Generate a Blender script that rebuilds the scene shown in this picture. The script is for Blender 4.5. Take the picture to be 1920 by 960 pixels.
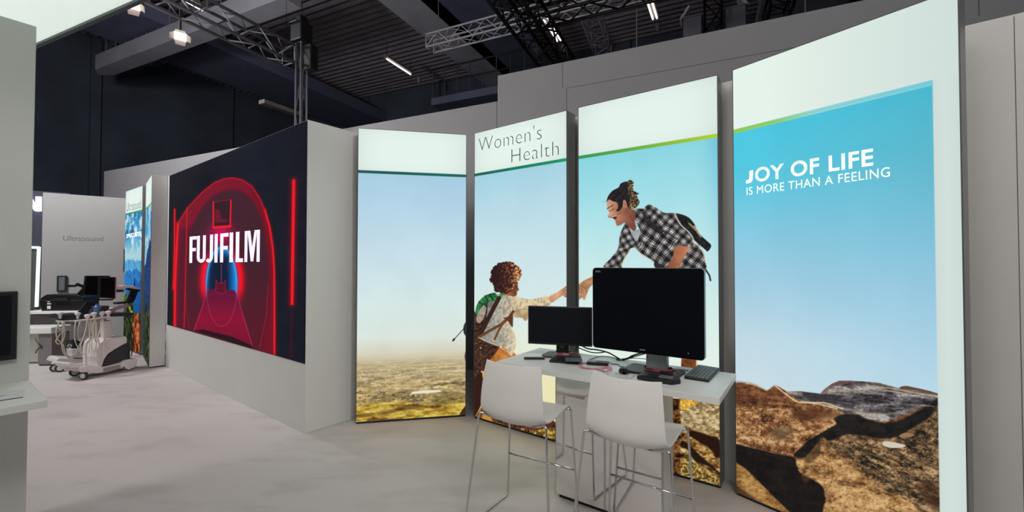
import bpy, bmesh, math, random
import numpy as np
from mathutils import Vector, Matrix

SC = bpy.context.scene
COL = SC.collection
for o in list(bpy.data.objects):
    bpy.data.objects.remove(o)
random.seed(7)

# ---------------------------------------------------------------- camera
F_PX, PITCH, ROLL, EYE = 801.1, 0.01844, 0.00113, 1.6          # focal length for a 1920 x 960 frame
cp, sp, cr, sr = math.cos(PITCH), math.sin(PITCH), math.cos(ROLL), math.sin(ROLL)
_f = Vector((0, cp, sp)); _u0 = Vector((0, -sp, cp)); _r0 = Vector((1, 0, 0))
_r = _r0 * cr + _u0 * sr
_u = _u0 * cr - _r0 * sr
CAMPOS = Vector((0, 0, EYE))
cam_d = bpy.data.cameras.new('camera'); cam = bpy.data.objects.new('camera', cam_d); COL.objects.link(cam)
cam_d.sensor_fit = 'HORIZONTAL'; cam_d.sensor_width = 36.0; cam_d.lens = F_PX / 1920 * 36.0
cam_d.clip_start = 0.05; cam_d.clip_end = 200
cam.matrix_world = Matrix(((_r.x, _u.x, -_f.x, 0), (_r.y, _u.y, -_f.y, 0), (_r.z, _u.z, -_f.z, EYE), (0, 0, 0, 1)))
SC.camera = cam

# ---------------------------------------------------------------- look
vs = SC.view_settings
SC.display_settings.display_device = 'sRGB'
vs.view_transform = 'Standard'; vs.look = 'None'; vs.gamma = 1.0; vs.exposure = 0.0; vs.use_curve_mapping = False
w = bpy.data.worlds.new('hall_air'); SC.world = w; w.use_nodes = True
w.node_tree.nodes['Background'].inputs[0].default_value = (0.60, 0.62, 0.85, 1)
w.node_tree.nodes['Background'].inputs[1].default_value = 0.068

def area_light(name, loc, aim, size, energy, col=(1, 0.97, 0.93)):
    d = bpy.data.lights.new(name, 'AREA'); d.shape = 'DISK'; d.size = size; d.energy = energy; d.color = col
    o = bpy.data.objects.new(name, d); COL.objects.link(o)
    o.location = loc
    o.rotation_euler = (Vector(aim) - Vector(loc)).to_track_quat('-Z', 'Y').to_euler()
    return o
def spot_light(name, loc, aim, deg, energy, col=(1, 0.97, 0.94)):
    d = bpy.data.lights.new(name, 'SPOT'); d.energy = energy; d.color = col; d.spot_size = math.radians(deg); d.spot_blend = 0.7; d.shadow_soft_size = 0.25
    o = bpy.data.objects.new(name, d); COL.objects.link(o); o.location = loc
    o.rotation_euler = (Vector(aim) - Vector(loc)).to_track_quat('-Z', 'Y').to_euler()
    return o
area_light('unseen_booth_light', (1.0, -1.4, 4.7), (0.6, 2.6, 0.4), 1.6, 46)  # lamp out of view, above and behind the camera
area_light('unseen_booth_light', (-2.4, -0.8, 4.8), (-3.4, 3.6, 0.0), 1.8, 106, (1, 0.955, 0.95))
area_light('unseen_booth_light', (-4.35, 1.9, 3.7), (-3.8, 5.2, 0.5), 1.2, 245, (1, 0.945, 0.945))  # unseen lamp added for screen block and left floor; pink mimics screen glow
area_light('unseen_booth_light', (-7.4, 4.2, 4.6), (-7.0, 7.5, 0.4), 1.4, 34, (1, 0.97, 0.95))  # lamp out of view over the ultrasound corner
area_light('unseen_booth_light', (0.6, -0.9, 4.6), (0.5, -1.4, 0.0), 1.4, 52)  # unseen lamp, added to brighten the floor that the mirror doors reflect
area_light('added_hall_light', (3.0, 1.0, 5.2), (1.0, 6.0, 4.0), 1.2, 30, (0.95, 0.96, 1))  # unseen lamp, added so the upper hall does not go black
area_light('added_hall_light', (-8.0, 4.6, 5.6), (-7.6, 9.2, 3.6), 1.2, 330, (0.97, 0.96, 1))  # unseen lamp, added to brighten the left part of the back wall
spot_light('added_booth_spot', (2.3, -1.0, 4.5), (-1.8, 4.25, 1.5), 34, 440)  # unseen lamp, added to brighten the side face of the screen block

# ---------------------------------------------------------------- helpers
def lin(c):
    c = np.asarray(c, float) / 255.0
    return np.where(c <= 0.04045, c / 12.92, ((c + 0.055) / 1.055) ** 2.4)

MATS = {}
def mat(name, col, rough=0.5, metal=0.0, nscale=40.0, namt=0.05, bump=0.0, emit=0.0, spec=0.5, coat=0.0):
    """procedural material: the colour and the roughness are varied by noise"""
    if name in MATS: return MATS[name]
    m = bpy.data.materials.new(name); m.use_nodes = True
    nt = m.node_tree; b = nt.nodes['Principled BSDF']
    c = lin(col)
    tc = nt.nodes.new('ShaderNodeTexCoord'); nz = nt.nodes.new('ShaderNodeTexNoise')
    nz.inputs['Scale'].default_value = nscale; nz.inputs['Detail'].default_value = 4
    nt.links.new(tc.outputs['Object'], nz.inputs['Vector'])
    rp = nt.nodes.new('ShaderNodeValToRGB')
    rp.color_ramp.elements[0].position = 0.3; rp.color_ramp.elements[1].position = 0.7
    rp.color_ramp.elements[0].color = (*np.clip(c * (1 - namt), 0, 1), 1)
    rp.color_ramp.elements[1].color = (*np.clip(c * (1 + namt), 0, 1), 1)
    nt.links.new(nz.outputs['Fac'], rp.inputs['Fac']); nt.links.new(rp.outputs['Color'], b.inputs['Base Color'])
    b.inputs['Roughness'].default_value = rough; b.inputs['Metallic'].default_value = metal
    b.inputs['Specular IOR Level'].default_value = spec
    if coat: b.inputs['Coat Weight'].default_value = coat
    if bump:
        bp = nt.nodes.new('ShaderNodeBump'); bp.inputs['Strength'].default_value = bump; bp.inputs['Distance'].default_value = 0.01
        nt.links.new(nz.outputs['Fac'], bp.inputs['Height']); nt.links.new(bp.outputs['Normal'], b.inputs['Normal'])
    if emit:
        nt.links.new(rp.outputs['Color'], b.inputs['Emission Color']); b.inputs['Emission Strength'].default_value = emit
    MATS[name] = m
    return m

def ray(px):
    x, y = px
    return _f + _r * ((x - 960) / F_PX) + _u * ((480 - y) / F_PX)
def at(x, y, z):
    """the point at height z seen at (x, y) of the photograph"""
    d = ray((x, y)); return CAMPOS + d * ((z - EYE) / d.z)
def onp(x, y, p, n):
    """the point of the plane (p, n) seen at (x, y) of the photograph"""
    d = ray((x, y)); return CAMPOS + d * ((Vector(p) - CAMPOS).dot(n) / d.dot(n))
def seen(P):
    """photograph coordinates of an (n, 3) array of points"""
    d = P - np.array(CAMPOS); z = d @ np.array(_f)
    return 960 + F_PX * (d @ np.array(_r)) / z, 480 - F_PX * (d @ np.array(_u)) / z

class MB:
    """collects shapes; build() links them as ONE mesh object"""
    def __init__(s): s.bm = bmesh.new()
    def box(s, c, d, rot=None, bevel=0.0, seg=2):
        r = bmesh.ops.create_cube(s.bm, size=1.0); v = r['verts']
        M = Matrix.Translation(Vector(c)) @ (rot.to_4x4() if rot else Matrix.Identity(4)) @ Matrix.Diagonal((d[0], d[1], d[2], 1))
        bmesh.ops.transform(s.bm, matrix=M, verts=v)
        if bevel:
            e = list({e for q in v for e in q.link_edges})
            bmesh.ops.bevel(s.bm, geom=e, offset=bevel, segments=seg, affect='EDGES', profile=0.5)
        return s
    def span(s, a, b, bevel=0.0):
        a, b = Vector(a), Vector(b)
        return s.box((a + b) / 2, (abs(b.x - a.x), abs(b.y - a.y), abs(b.z - a.z)), bevel=bevel)
    def tube(s, pts, r, seg=8, closed=False, cap=True):
        pts = [Vector(p) for p in pts]; n = len(pts)
        rr = r if isinstance(r, (list, tuple)) else [r] * n
        rings = []; prev = None
        for i, p in enumerate(pts):
            if closed: t = pts[(i + 1) % n] - pts[i - 1]
            else: t = pts[min(i + 1, n - 1)] - pts[max(i - 1, 0)]
            t.normalize()
            if prev is None:
                a = Vector((0, 0, 1)) if abs(t.z) < 0.9 else Vector((1, 0, 0))
                nx = t.cross(a).normalized()
            else:
                nx = (prev - t * prev.dot(t))
                nx = nx.normalized() if nx.length > 1e-6 else t.cross(Vector((0.3, 0.5, 0.8))).normalized()
            prev = nx; ny = t.cross(nx)
            rings.append([s.bm.verts.new(p + (nx * math.cos(k * 2 * math.pi / seg) + ny * math.sin(k * 2 * math.pi / seg)) * rr[i]) for k in range(seg)])
        for i in range(n if closed else n - 1):
            A, B = rings[i], rings[(i + 1) % n]
            for k in range(seg):
                try: s.bm.faces.new((A[k], A[(k + 1) % seg], B[(k + 1) % seg], B[k]))
                except ValueError: pass
        if cap and not closed:
            s.bm.faces.new(rings[0][::-1]); s.bm.faces.new(rings[-1])
        return s
    def cyl(s, a, b, r, seg=16, r2=None):
        return s.tube([a, b], [r, r if r2 is None else r2], seg)
    def prism(s, poly, o, ex, ey, ez, h):
        """polygon in the plane (ex, ey) at o, pushed h along ez"""
        o, ex, ey, ez = Vector(o), Vector(ex), Vector(ey), Vector(ez)
        A = [s.bm.verts.new(o + ex * p[0] + ey * p[1]) for p in poly]
        B = [s.bm.verts.new(o + ex * p[0] + ey * p[1] + ez * h) for p in poly]
        n = len(poly)
        s.bm.faces.new(A[::-1]); s.bm.faces.new(B)
        for i in range(n): s.bm.faces.new((A[i], A[(i + 1) % n], B[(i + 1) % n], B[i]))
        return s
    def lathe(s, prof, c=(0, 0, 0), seg=20, axis=None):
        c = Vector(c); q = Vector((0, 0, 1)).rotation_difference(Vector(axis)) if axis else None
        rings = []
        for r, z in prof:
            ring = []
            for k in range(seg):
                a = 2 * math.pi * k / seg; v = Vector((r * math.cos(a), r * math.sin(a), z))
                if q: v = q @ v
                ring.append(s.bm.verts.new(c + v))
            rings.append(ring)
        for A, B in zip(rings, rings[1:]):
            for k in range(seg): s.bm.faces.new((A[k], A[(k + 1) % seg], B[(k + 1) % seg], B[k]))
        s.bm.faces.new(rings[0][::-1]); s.bm.faces.new(rings[-1])
        return s
    def grid(s, fn, nu, nv):
        V = [[s.bm.verts.new(fn(i / nu, j / nv)) for j in range(nv + 1)] for i in range(nu + 1)]
        for i in range(nu):
            for j in range(nv): s.bm.faces.new((V[i][j], V[i + 1][j], V[i + 1][j + 1], V[i][j + 1]))
        return s
    def build(s, name, m, parent=None, smooth=False, mods=(), label=None):
        bmesh.ops.recalc_face_normals(s.bm, faces=s.bm.faces)
        me = bpy.data.meshes.new(name); s.bm.to_mesh(me); s.bm.free()
        if smooth is True:
            for p in me.polygons: p.use_smooth = True
        me.materials.append(m)
        o = bpy.data.objects.new(name, me); COL.objects.link(o)
        if parent: o.parent = parent
        if smooth == 'auto':
            try: me.set_sharp_from_angle(angle=math.radians(40))
            except Exception: pass
            for p in me.polygons: p.use_smooth = True
        for k, kw in mods:
            md = o.modifiers.new(k.lower(), k)
            for a, v in kw.items(): setattr(md, a, v)
        if label: o['label'] = label
        return o

def tag(o, label=None, cat=None, group=None, kind=None):
    if label: o['label'] = label
    if cat: o['category'] = cat
    if group: o['group'] = group
    if kind: o['kind'] = kind
    return o
def thing(name, label, cat, loc=(0, 0, 0), rotz=0.0, group=None):
    o = bpy.data.objects.new(name, None); COL.objects.link(o)
    o.empty_display_size = 0.1
    o.location = loc; o.rotation_euler = (0, 0, rotz)
    return tag(o, label, cat, group)
def struct(o): o['kind'] = 'structure'; return o
def copy_tree(o, parent=None):
    c = o.copy(); COL.objects.link(c)
    if parent: c.parent = parent
    for ch in list(o.children): copy_tree(ch, c)
    return c
def text_mesh(body, offset=0.0, spacing=1.0):
    """outline of the words as a flat mesh in x, z, scaled so that a capital is 1 high and starts at x = 0"""
    def raw(t):
        cu = bpy.data.curves.new('t', 'FONT'); cu.body = t; cu.size = 1.0; cu.offset = offset; cu.space_character = spacing; cu.resolution_u = 5
        ob = bpy.data.objects.new('t', cu); COL.objects.link(ob)
        dg = bpy.context.evaluated_depsgraph_get(); dg.update()
        me = bpy.data.meshes.new_from_object(ob.evaluated_get(dg))
        bpy.data.objects.remove(ob); bpy.data.curves.remove(cu)
        return me
    cap = raw('H'); ch = max(v.co.y for v in cap.vertices); bpy.data.meshes.remove(cap)
    me = raw(body)
    x0 = min(v.co.x for v in me.vertices); x1 = max(v.co.x for v in me.vertices)
    for v in me.vertices: v.co = Vector(((v.co.x - x0) / (x1 - x0), 0, v.co.y / ch))
    return me
def lettering(name, body, parent, x0, x1, z0, z1, cap, m, y=-0.004, offset=0.0, spacing=1.0):
    """words on the local y plane of parent: from (x0, z0) to (x1, z1) along the base line; each word is one mesh"""
    me = text_mesh(body, offset, spacing)
    wd = body.split(' '); out = []
    bm = bmesh.new(); bm.from_mesh(me); bpy.data.meshes.remove(me)
    xs = sorted({round(v.co.x, 5) for v in bm.verts})
    gaps = sorted(((b - a, (a + b) / 2) for a, b in zip(xs, xs[1:])), reverse=True)
    # gaps that no face bridges
    sp = []
    for g, c in gaps:
        if not any(min(v.co.x for v in f.verts) < c < max(v.co.x for v in f.verts) for f in bm.faces): sp.append((g, c))
    cut = sorted(c for g, c in sp[:len(wd) - 1]) + [9]
    lo = -9
    for hi in cut:
        b2 = bm.copy()
        bmesh.ops.delete(b2, geom=[v for v in b2.verts if not lo < v.co.x < hi], context='VERTS')
        for v in b2.verts: v.co = Vector((x0 + v.co.x * (x1 - x0), y, z0 + v.co.x * (z1 - z0) + v.co.z * cap))
        me = bpy.data.meshes.new(name); b2.to_mesh(me); b2.free(); me.materials.append(m)
        o = bpy.data.objects.new(name, me); COL.objects.link(o); o.parent = parent; out.append(o); lo = hi
    bm.free()
    return out
# ---------------------------------------------------------------- printed pictures
def vnoise(x, y, seed=0):
    xi = np.floor(x).astype(np.int64); yi = np.floor(y).astype(np.int64)
    xf = x - xi; yf = y - yi
    u = xf * xf * (3 - 2 * xf); v = yf * yf * (3 - 2 * yf)
    def h(a, b):
        n = (a * 374761393 + b * 668265263 + seed * 1274126177) & 0xffffffff
        n = ((n ^ (n >> 13)) * 1274126177) & 0xffffffff
        return ((n ^ (n >> 16)) & 0xffff) / 65535.0
    return (h(xi, yi) * (1 - u) + h(xi + 1, yi) * u) * (1 - v) + (h(xi, yi + 1) * (1 - u) + h(xi + 1, yi + 1) * u) * v
def fbm(x, y, o=4, seed=0):
    s = 0; a = 0.5; t = 0
    for k in range(o):
        s = s + a * vnoise(x * 2 ** k, y * 2 ** k, seed + k * 17); t += a; a *= 0.55
    return s / t
def ramp(t, stops):
    t = np.asarray(t); xs = [s[0] for s in stops]
    return np.stack([np.interp(t, xs, [s[1][k] for s in stops]) for k in range(3)], -1)
def smooth_poly(P, n=5):
    P = np.asarray(P, float); N = len(P); out = []
    for i in range(N):
        p0, p1, p2, p3 = P[i - 1], P[i], P[(i + 1) % N], P[(i + 2) % N]
        for k in range(n):
            t = k / n
            out.append(0.5 * (2 * p1 + (p2 - p0) * t + (2 * p0 - 5 * p1 + 4 * p2 - p3) * t * t + (3 * p1 - p0 - 3 * p2 + p3) * t ** 3))
    return np.array(out)
class Art:
    """a picture sampled at scattered points (x, y)"""
    def __init__(s, x, y): s.x, s.y = x, y; s.c = np.zeros((len(x), 3))
    def inside(s, P, soft=0.8):
        P = np.asarray(P, float); a = np.zeros(len(s.x))
        bb = (s.x > P[:, 0].min() - 3 * soft - 1) & (s.x < P[:, 0].max() + 3 * soft + 1) & (s.y > P[:, 1].min() - 3 * soft - 1) & (s.y < P[:, 1].max() + 3 * soft + 1)
        if not bb.any(): return a
        x, y = s.x[bb], s.y[bb]; ins = np.zeros(len(x), bool); d = np.full(len(x), 1e9)
        for i in range(len(P)):
            x1, y1 = P[i - 1]; x2, y2 = P[i]
            if y1 != y2:
                c = ((y1 > y) != (y2 > y)) & (x < (x2 - x1) * (y - y1) / (y2 - y1) + x1); ins ^= c
            dx, dy = x2 - x1, y2 - y1; L = dx * dx + dy * dy + 1e-9
            t = np.clip(((x - x1) * dx + (y - y1) * dy) / L, 0, 1)
            d = np.minimum(d, (x - x1 - t * dx) ** 2 + (y - y1 - t * dy) ** 2)
        sd = np.sqrt(d) * np.where(ins, 1, -1)
        a[bb] = np.clip(sd / (2 * soft) + 0.5, 0, 1)
        return a
    def mix(s, a, col):
        a = np.asarray(a)[:, None]; s.c = s.c * (1 - a) + np.asarray(col, float) * a
    def fill(s, P, col, soft=0.6, smooth=True, amt=1.0):
        a = s.inside(smooth_poly(P) if smooth else P, soft) * amt; s.mix(a, col); return a
    def line(s, P, w, col, amt=1.0, soft=0.6, closed=False):
        P = np.asarray(P, float); d = np.full(len(s.x), 1e9)
        n = len(P)
        for i in range(n if closed else n - 1):
            x1, y1 = P[i]; x2, y2 = P[(i + 1) % n]; dx, dy = x2 - x1, y2 - y1; L = dx * dx + dy * dy + 1e-9
            t = np.clip(((s.x - x1) * dx + (s.y - y1) * dy) / L, 0, 1)
            d = np.minimum(d, (s.x - x1 - t * dx) ** 2 + (s.y - y1 - t * dy) ** 2)
        a = np.clip((w / 2 - np.sqrt(d)) / (2 * soft) + 0.5, 0, 1) * amt
        s.mix(a, col); return np.sqrt(d)
def crop(P, sc, ox, oy): return [(ox + p[0] / sc, oy + p[1] / sc) for p in P]

def print_material():
    m = bpy.data.materials.new('backlit_print'); m.use_nodes = True; nt = m.node_tree; b = nt.nodes['Principled BSDF']
    a = nt.nodes.new('ShaderNodeVertexColor'); a.layer_name = 'print'
    nt.links.new(a.outputs['Color'], b.inputs['Emission Color']); b.inputs['Emission Strength'].default_value = 1.0
    b.inputs['Base Color'].default_value = (0.008, 0.008, 0.008, 1); b.inputs['Roughness'].default_value = 0.7
    b.inputs['Specular IOR Level'].default_value = 0.0
    return m
M_PRINT = print_material()
def picture(name, parent, x0, x1, z0, z1, nx, nz, fn, y=-0.003, label=None):
    """a flat print on the local y plane of parent; fn(art, x, z) paints it"""
    xs = np.linspace(x0, x1, nx + 1); zs = np.linspace(z0, z1, nz + 1)
    X, Z = np.meshgrid(xs, zs); X = X.ravel(); Z = Z.ravel(); Y = np.full(len(X), y)
    R = np.array(parent.rotation_euler.to_matrix()); T = np.array(parent.location)
    Pw = np.stack([X, Y, Z], -1) @ R.T + T
    px, py = seen(Pw)
    art = Art(px, py); fn(art, X, Z)
    n = len(X); idx = np.arange(n).reshape(nz + 1, nx + 1)
    q = np.stack([idx[:-1, :-1], idx[:-1, 1:], idx[1:, 1:], idx[1:, :-1]], -1).reshape(-1, 4)
    me = bpy.data.meshes.new(name)
    me.vertices.add(n); me.vertices.foreach_set('co', np.stack([X, Y, Z], -1).astype(np.float32).ravel())
    me.loops.add(q.size); me.loops.foreach_set('vertex_index', q.ravel().astype(np.int32))
    me.polygons.add(len(q)); me.polygons.foreach_set('loop_start', (np.arange(len(q)) * 4).astype(np.int32))
    try: me.polygons.foreach_set('loop_total', np.full(len(q), 4, np.int32))
    except Exception: pass
    me.update(calc_edges=True)
    at_ = me.color_attributes.new('print', 'FLOAT_COLOR', 'POINT')
    rgba = np.ones((n, 4), np.float32); rgba[:, :3] = lin(np.clip(art.c, 0, 255))
    at_.data.foreach_set('color', rgba.ravel())
    me.materials.append(M_PRINT)
    o = bpy.data.objects.new(name, me); COL.objects.link(o); o.parent = parent
    if label: o['label'] = label
    return o
# ---------------------------------------------------------------- setting
G = Vector((0.4210, 0.9071, 0)); E_ = Vector((0.9071, -0.4210, 0))     # the hall's own axes: away from us, to the right
def hall(e, g, z): return E_ * e + G * g + Vector((0, 0, z))
ROT_HALL = math.atan2(E_.y, E_.x)
def hall_rot(): return Matrix.Rotation(ROT_HALL, 3, 'Z')

M_WHITE = mat('white_booth_wall', (205, 203, 198), 0.55, nscale=3, namt=0.015)
M_GREYWALL = mat('grey_fabric_wall', (140, 139, 140), 0.8, nscale=2, namt=0.02)
M_CURTAIN = mat('dark_hall_wall', (70, 77, 91), 0.9, nscale=0.6, namt=0.25)
M_DARK = mat('dark_hall_ceiling', (126, 118, 124), 0.9, nscale=1.5, namt=0.15)
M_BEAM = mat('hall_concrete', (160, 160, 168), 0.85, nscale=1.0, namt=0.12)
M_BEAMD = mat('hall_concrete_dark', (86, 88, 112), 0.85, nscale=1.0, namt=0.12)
M_SEAM = mat('panel_seam', (90, 88, 88), 0.8)
M_BLACK = mat('black_plastic', (14, 14, 16), 0.45, nscale=60, namt=0.1)
M_BLACKM = mat('black_steel', (16, 16, 18), 0.5, 0.3, nscale=20, namt=0.2)

def floor_material():
    m = bpy.data.materials.new('pale_vinyl_floor'); m.use_nodes = True; nt = m.node_tree; b = nt.nodes['Principled BSDF']; L = nt.links.new
    tc = nt.nodes.new('ShaderNodeTexCoord')
    n1 = nt.nodes.new('ShaderNodeTexNoise'); n1.inputs['Scale'].default_value = 0.9; n1.inputs['Detail'].default_value = 6; n1.inputs['Roughness'].default_value = 0.62
    mp = nt.nodes.new('ShaderNodeMapping'); mp.inputs['Rotation'].default_value = (0, 0, 0.65); mp.inputs['Scale'].default_value = (0.7, 2.2, 1)
    n2 = nt.nodes.new('ShaderNodeTexNoise'); n2.inputs['Scale'].default_value = 2.4; n2.inputs['Detail'].default_value = 7
    L(tc.outputs['Object'], n1.inputs['Vector']); L(tc.outputs['Object'], mp.inputs['Vector']); L(mp.outputs['Vector'], n2.inputs['Vector'])
    mx = nt.nodes.new('ShaderNodeMath'); mx.operation = 'ADD'; L(n1.outputs['Fac'], mx.inputs[0]); L(n2.outputs['Fac'], mx.inputs[1])
    rp = nt.nodes.new('ShaderNodeValToRGB'); e = rp.color_ramp.elements
    e[0].position = 0.72; e[0].color = (*lin((176, 168, 165)), 1); e[1].position = 1.25; e[1].color = (*lin((194, 187, 184)), 1)
    L(mx.outputs[0], rp.inputs['Fac']); L(rp.outputs['Color'], b.inputs['Base Color'])
    rr = nt.nodes.new('ShaderNodeMapRange'); rr.inputs['To Min'].default_value = 0.42; rr.inputs['To Max'].default_value = 0.6
    L(n2.outputs['Fac'], rr.inputs['Value']); L(rr.outputs['Result'], b.inputs['Roughness'])
    b.inputs['Specular IOR Level'].default_value = 0.35
    return m
fl = MB(); fl.box((0, 0, -0.05), (60, 60, 0.1)); struct(fl.build('floor', floor_material())).location = (-3, 8, 0)

# hall wall far behind, with a shallow column line
hw = MB(); hw.box((0, 0, 5.2), (44, 0.3, 10.6), bevel=0.0)
for k in range(-4, 5): hw.box((k * 4.4 + 1.2, -0.2, 5.2), (0.10, 0.16, 10.6))
hw.box((0, -0.18, 0.5), (44, 0.1, 1.0))
o = struct(hw.build('wall_far', M_CURTAIN)); o.location = hall(-4, 17, 0); o.rotation_euler = (0, 0, ROT_HALL)
hs = MB(); hs.box((0, 0, 5.2), (0.3, 40, 10.6))
for k in range(-3, 4): hs.box((0.2, k * 5, 5.2), (0.2, 0.3, 10.6))
o = struct(hs.build('wall_left', M_CURTAIN)); o.location = hall(-21.5, 3, 0); o.rotation_euler = (0, 0, ROT_HALL)

# ribbed metal ceiling: ribs run along the hall's right-hand axis
def ribs(u, v):
    y = v * 20 - 1; k = int(round(v * 138)) % 2
    return Vector((u * 44 - 24, y, 0.13 * k))
cl = MB().grid(ribs, 1, 138)
o = struct(cl.build('ceiling', M_DARK)); o.location = hall(-1, -1.5, 10.2); o.rotation_euler = (0, 0, ROT_HALL)

# booth back wall, tall, with its lower left run and the joints between its boards
BWG = 5.6
pn = G; pp = hall(0, BWG, 0)
def bw(x, y): 
    q = onp(x, y, pp, pn); return q.dot(E_), q.z
eL, _ = bw(195, 330); _, zL = bw(640, 242); eS, _ = bw(933, 160); _, zU = bw(1273, 71.7)
b_ = MB()
b_.span((eL, 0, 0), (eS, 0.12, zL), bevel=0.004); b_.span((eS, 0, 0), (7.5, 0.12, zU), bevel=0.004)
back = struct(b_.build('wall_back', M_GREYWALL)); back.location = pp; back.rotation_euler = (0, 0, ROT_HALL)
s_ = MB()
for px, y0, y1 in ((1054, 117, 165), (1062, 165, 230), (931, 190, 240), (1834, 0, 30)):
    e0, z0 = bw(px, y0); _, z1 = bw(px, y1); s_.span((e0, -0.002, z0), (e0 + 0.008, 0.002, z1))
e0, z0 = bw(1062, 166); e1, _ = bw(1500, 80)
s_.span((e0, -0.002, z0), (e1, 0.002, z0 + 0.006))
sm = s_.build('panel_joint', M_SEAM, back)

# lower white booth wall right behind the light boxes
WD = Vector((0.795, -0.607, 0)).normalized(); WN = Vector((0.607, 0.795, 0)).normalized()
P0 = Vector((0.0, 3.506 / WN.y * 1.0, 0)); P0 = WN * 3.512
rw = WD
lw = MB(); lw.span((-2.4, 0, 0), (4.2, 0.08, 2.9714), bevel=0.003)
wl = struct(lw.build('wall_right', M_WHITE)); wl.location = WN * 3.512; wl.rotation_euler = (0, 0, math.atan2(WD.y, WD.x))
js = MB()
for px in (1908,):
    q = onp(px, 400, WN * 3.512, WN); a = (q - WN * 3.512).dot(WD); js.span((a, -0.0006, 0), (a + 0.0035, 0.002, 2.96))
js.build('panel_joint', M_SEAM, wl)

# white pillar wall on the left and the lit fabric canopy over it
PV = Vector((0.585, 0.811, 0)).normalized(); PU = Vector((0.811, -0.585, 0)).normalized()
PIL = Vector((-2.754, 2.449, 0))
pw = MB(); pw.span((-2.6, 0, 0), (0, 0.45, 2.9714), bevel=0.004)
pl = struct(pw.build('wall_near_left', M_WHITE)); pl.location = PIL; pl.rotation_euler = (0, 0, math.atan2(PV.y, PV.x))

M_CANOPY = mat('lit_canopy_fabric', (204, 216, 209), 0.8, nscale=0.35, namt=0.05, emit=0.92)
M_CANFR = mat('canopy_frame', (70, 78, 76), 0.5, 0.4)
c0 = at(75, 89, 3.4); c1 = at(283, 0, 3.4); cd = (c1 - c0).normalized(); cn = Vector((cd.y, -cd.x, 0))
can = thing('fabric_canopy', 'large white lit fabric canopy hanging over the left pillar wall', 'canopy', c0, math.atan2(cd.y, cd.x))
MB().span((-2.5, -3.2, 0.02), (3.4, -0.03, 0.10)).build('canopy_fabric', M_CANOPY, can)
cf = MB(); cf.span((-2.5, -0.03, 0), (3.4, 0, 0.14)); cf.span((-2.5, -3.23, 0), (3.4, -3.2, 0.14)); cf.span((-2.53, -3.23, 0), (-2.5, 0, 0.14)); cf.span((3.4, -3.23, 0), (3.43, 0, 0.14))
cf.build('canopy_frame', M_CANFR, can)
cw = MB()
for x in (-2.3, 0.5, 3.2):
    for y in (-3.0, -0.2): cw.cyl((x, y, 0.12), (x, y, 6.5), 0.006, 6)
cw.build('suspension_wire', M_BLACKM, can)

# the booth goes on behind us: a white wall there shows in the mirror doors
nb = MB(); nb.span((-4.5, 0, 0), (5.5, 0.1, 2.9714)); wn = struct(nb.build('wall_near', M_WHITE)); wn.location = WN * -3.6; wn.rotation_euler = (0, 0, math.atan2(WD.y, WD.x))
# ---------------------------------------------------------------- light boxes
HT = 2.9714; ZL = 2.545
M_ALU = mat('aluminium_profile', (150, 152, 152), 0.42, 0.55, nscale=12, namt=0.04)
M_TRIM = mat('dark_edge_trim', (74, 78, 78), 0.5)
M_BASE = mat('black_plinth', (12, 12, 12), 0.6)
M_INKD = mat('dark_grey_ink', (62, 66, 74), 0.9)
M_INKW = mat('white_lit_letter', (222, 236, 240), 0.8, emit=0.92)
def light_box(name, label, a, b, depth=0.155, group=None, side=None):
    a = Vector((a[0], a[1], 0)); b = Vector((b[0], b[1], 0)); d = b - a; w = d.length
    t = thing(name, label, 'light box', a, math.atan2(d.y, d.x), group)
    f = MB()
    f.span((0, 0.0, 0.016), (w, depth, HT), bevel=0.003)
    f.build('housing', side or M_ALU, t)
    MB().span((0.006, 0.008, 0), (w - 0.006, depth - 0.006, 0.016)).build('plinth', M_BASE, t)
    e = MB()
    for x in (0.0, w - 0.006): e.span((x, -0.0022, 0.016), (x + 0.006, 0.001, HT))
    for z in (0.016, HT - 0.006): e.span((0, -0.0022, z), (w, 0.001, z + 0.006))
    e.build('edge_trim', M_TRIM, t)
    return t, w
WHT = (229, 243, 237)
def header(A, x, z, w, c0, c1):
    """white head field above, line of green below it, runs across a box of width w"""
    k = 1 - 0.05 * np.clip(((x / w - 0.5) * 2) ** 4 + ((z - 2.75) / 0.2) ** 4 * 0.5, 0, 1.2)  # edges dimmed in the colour to stand in for uneven backlight
    hd = (z > ZL)
    A.c[hd] = (np.array(WHT) * k[:, None])[hd]
    ln = np.clip((z - (ZL - 0.032)) / 0.004, 0, 1) * np.clip((ZL - z) / 0.004, 0, 1)
    g = ramp(x / w, [(0, c0), (1, c1)])
    a = ln[:, None]; A.c = A.c * (1 - a) + g * a
def sky(A, z, stops): A.c = ramp(z, stops)

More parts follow.
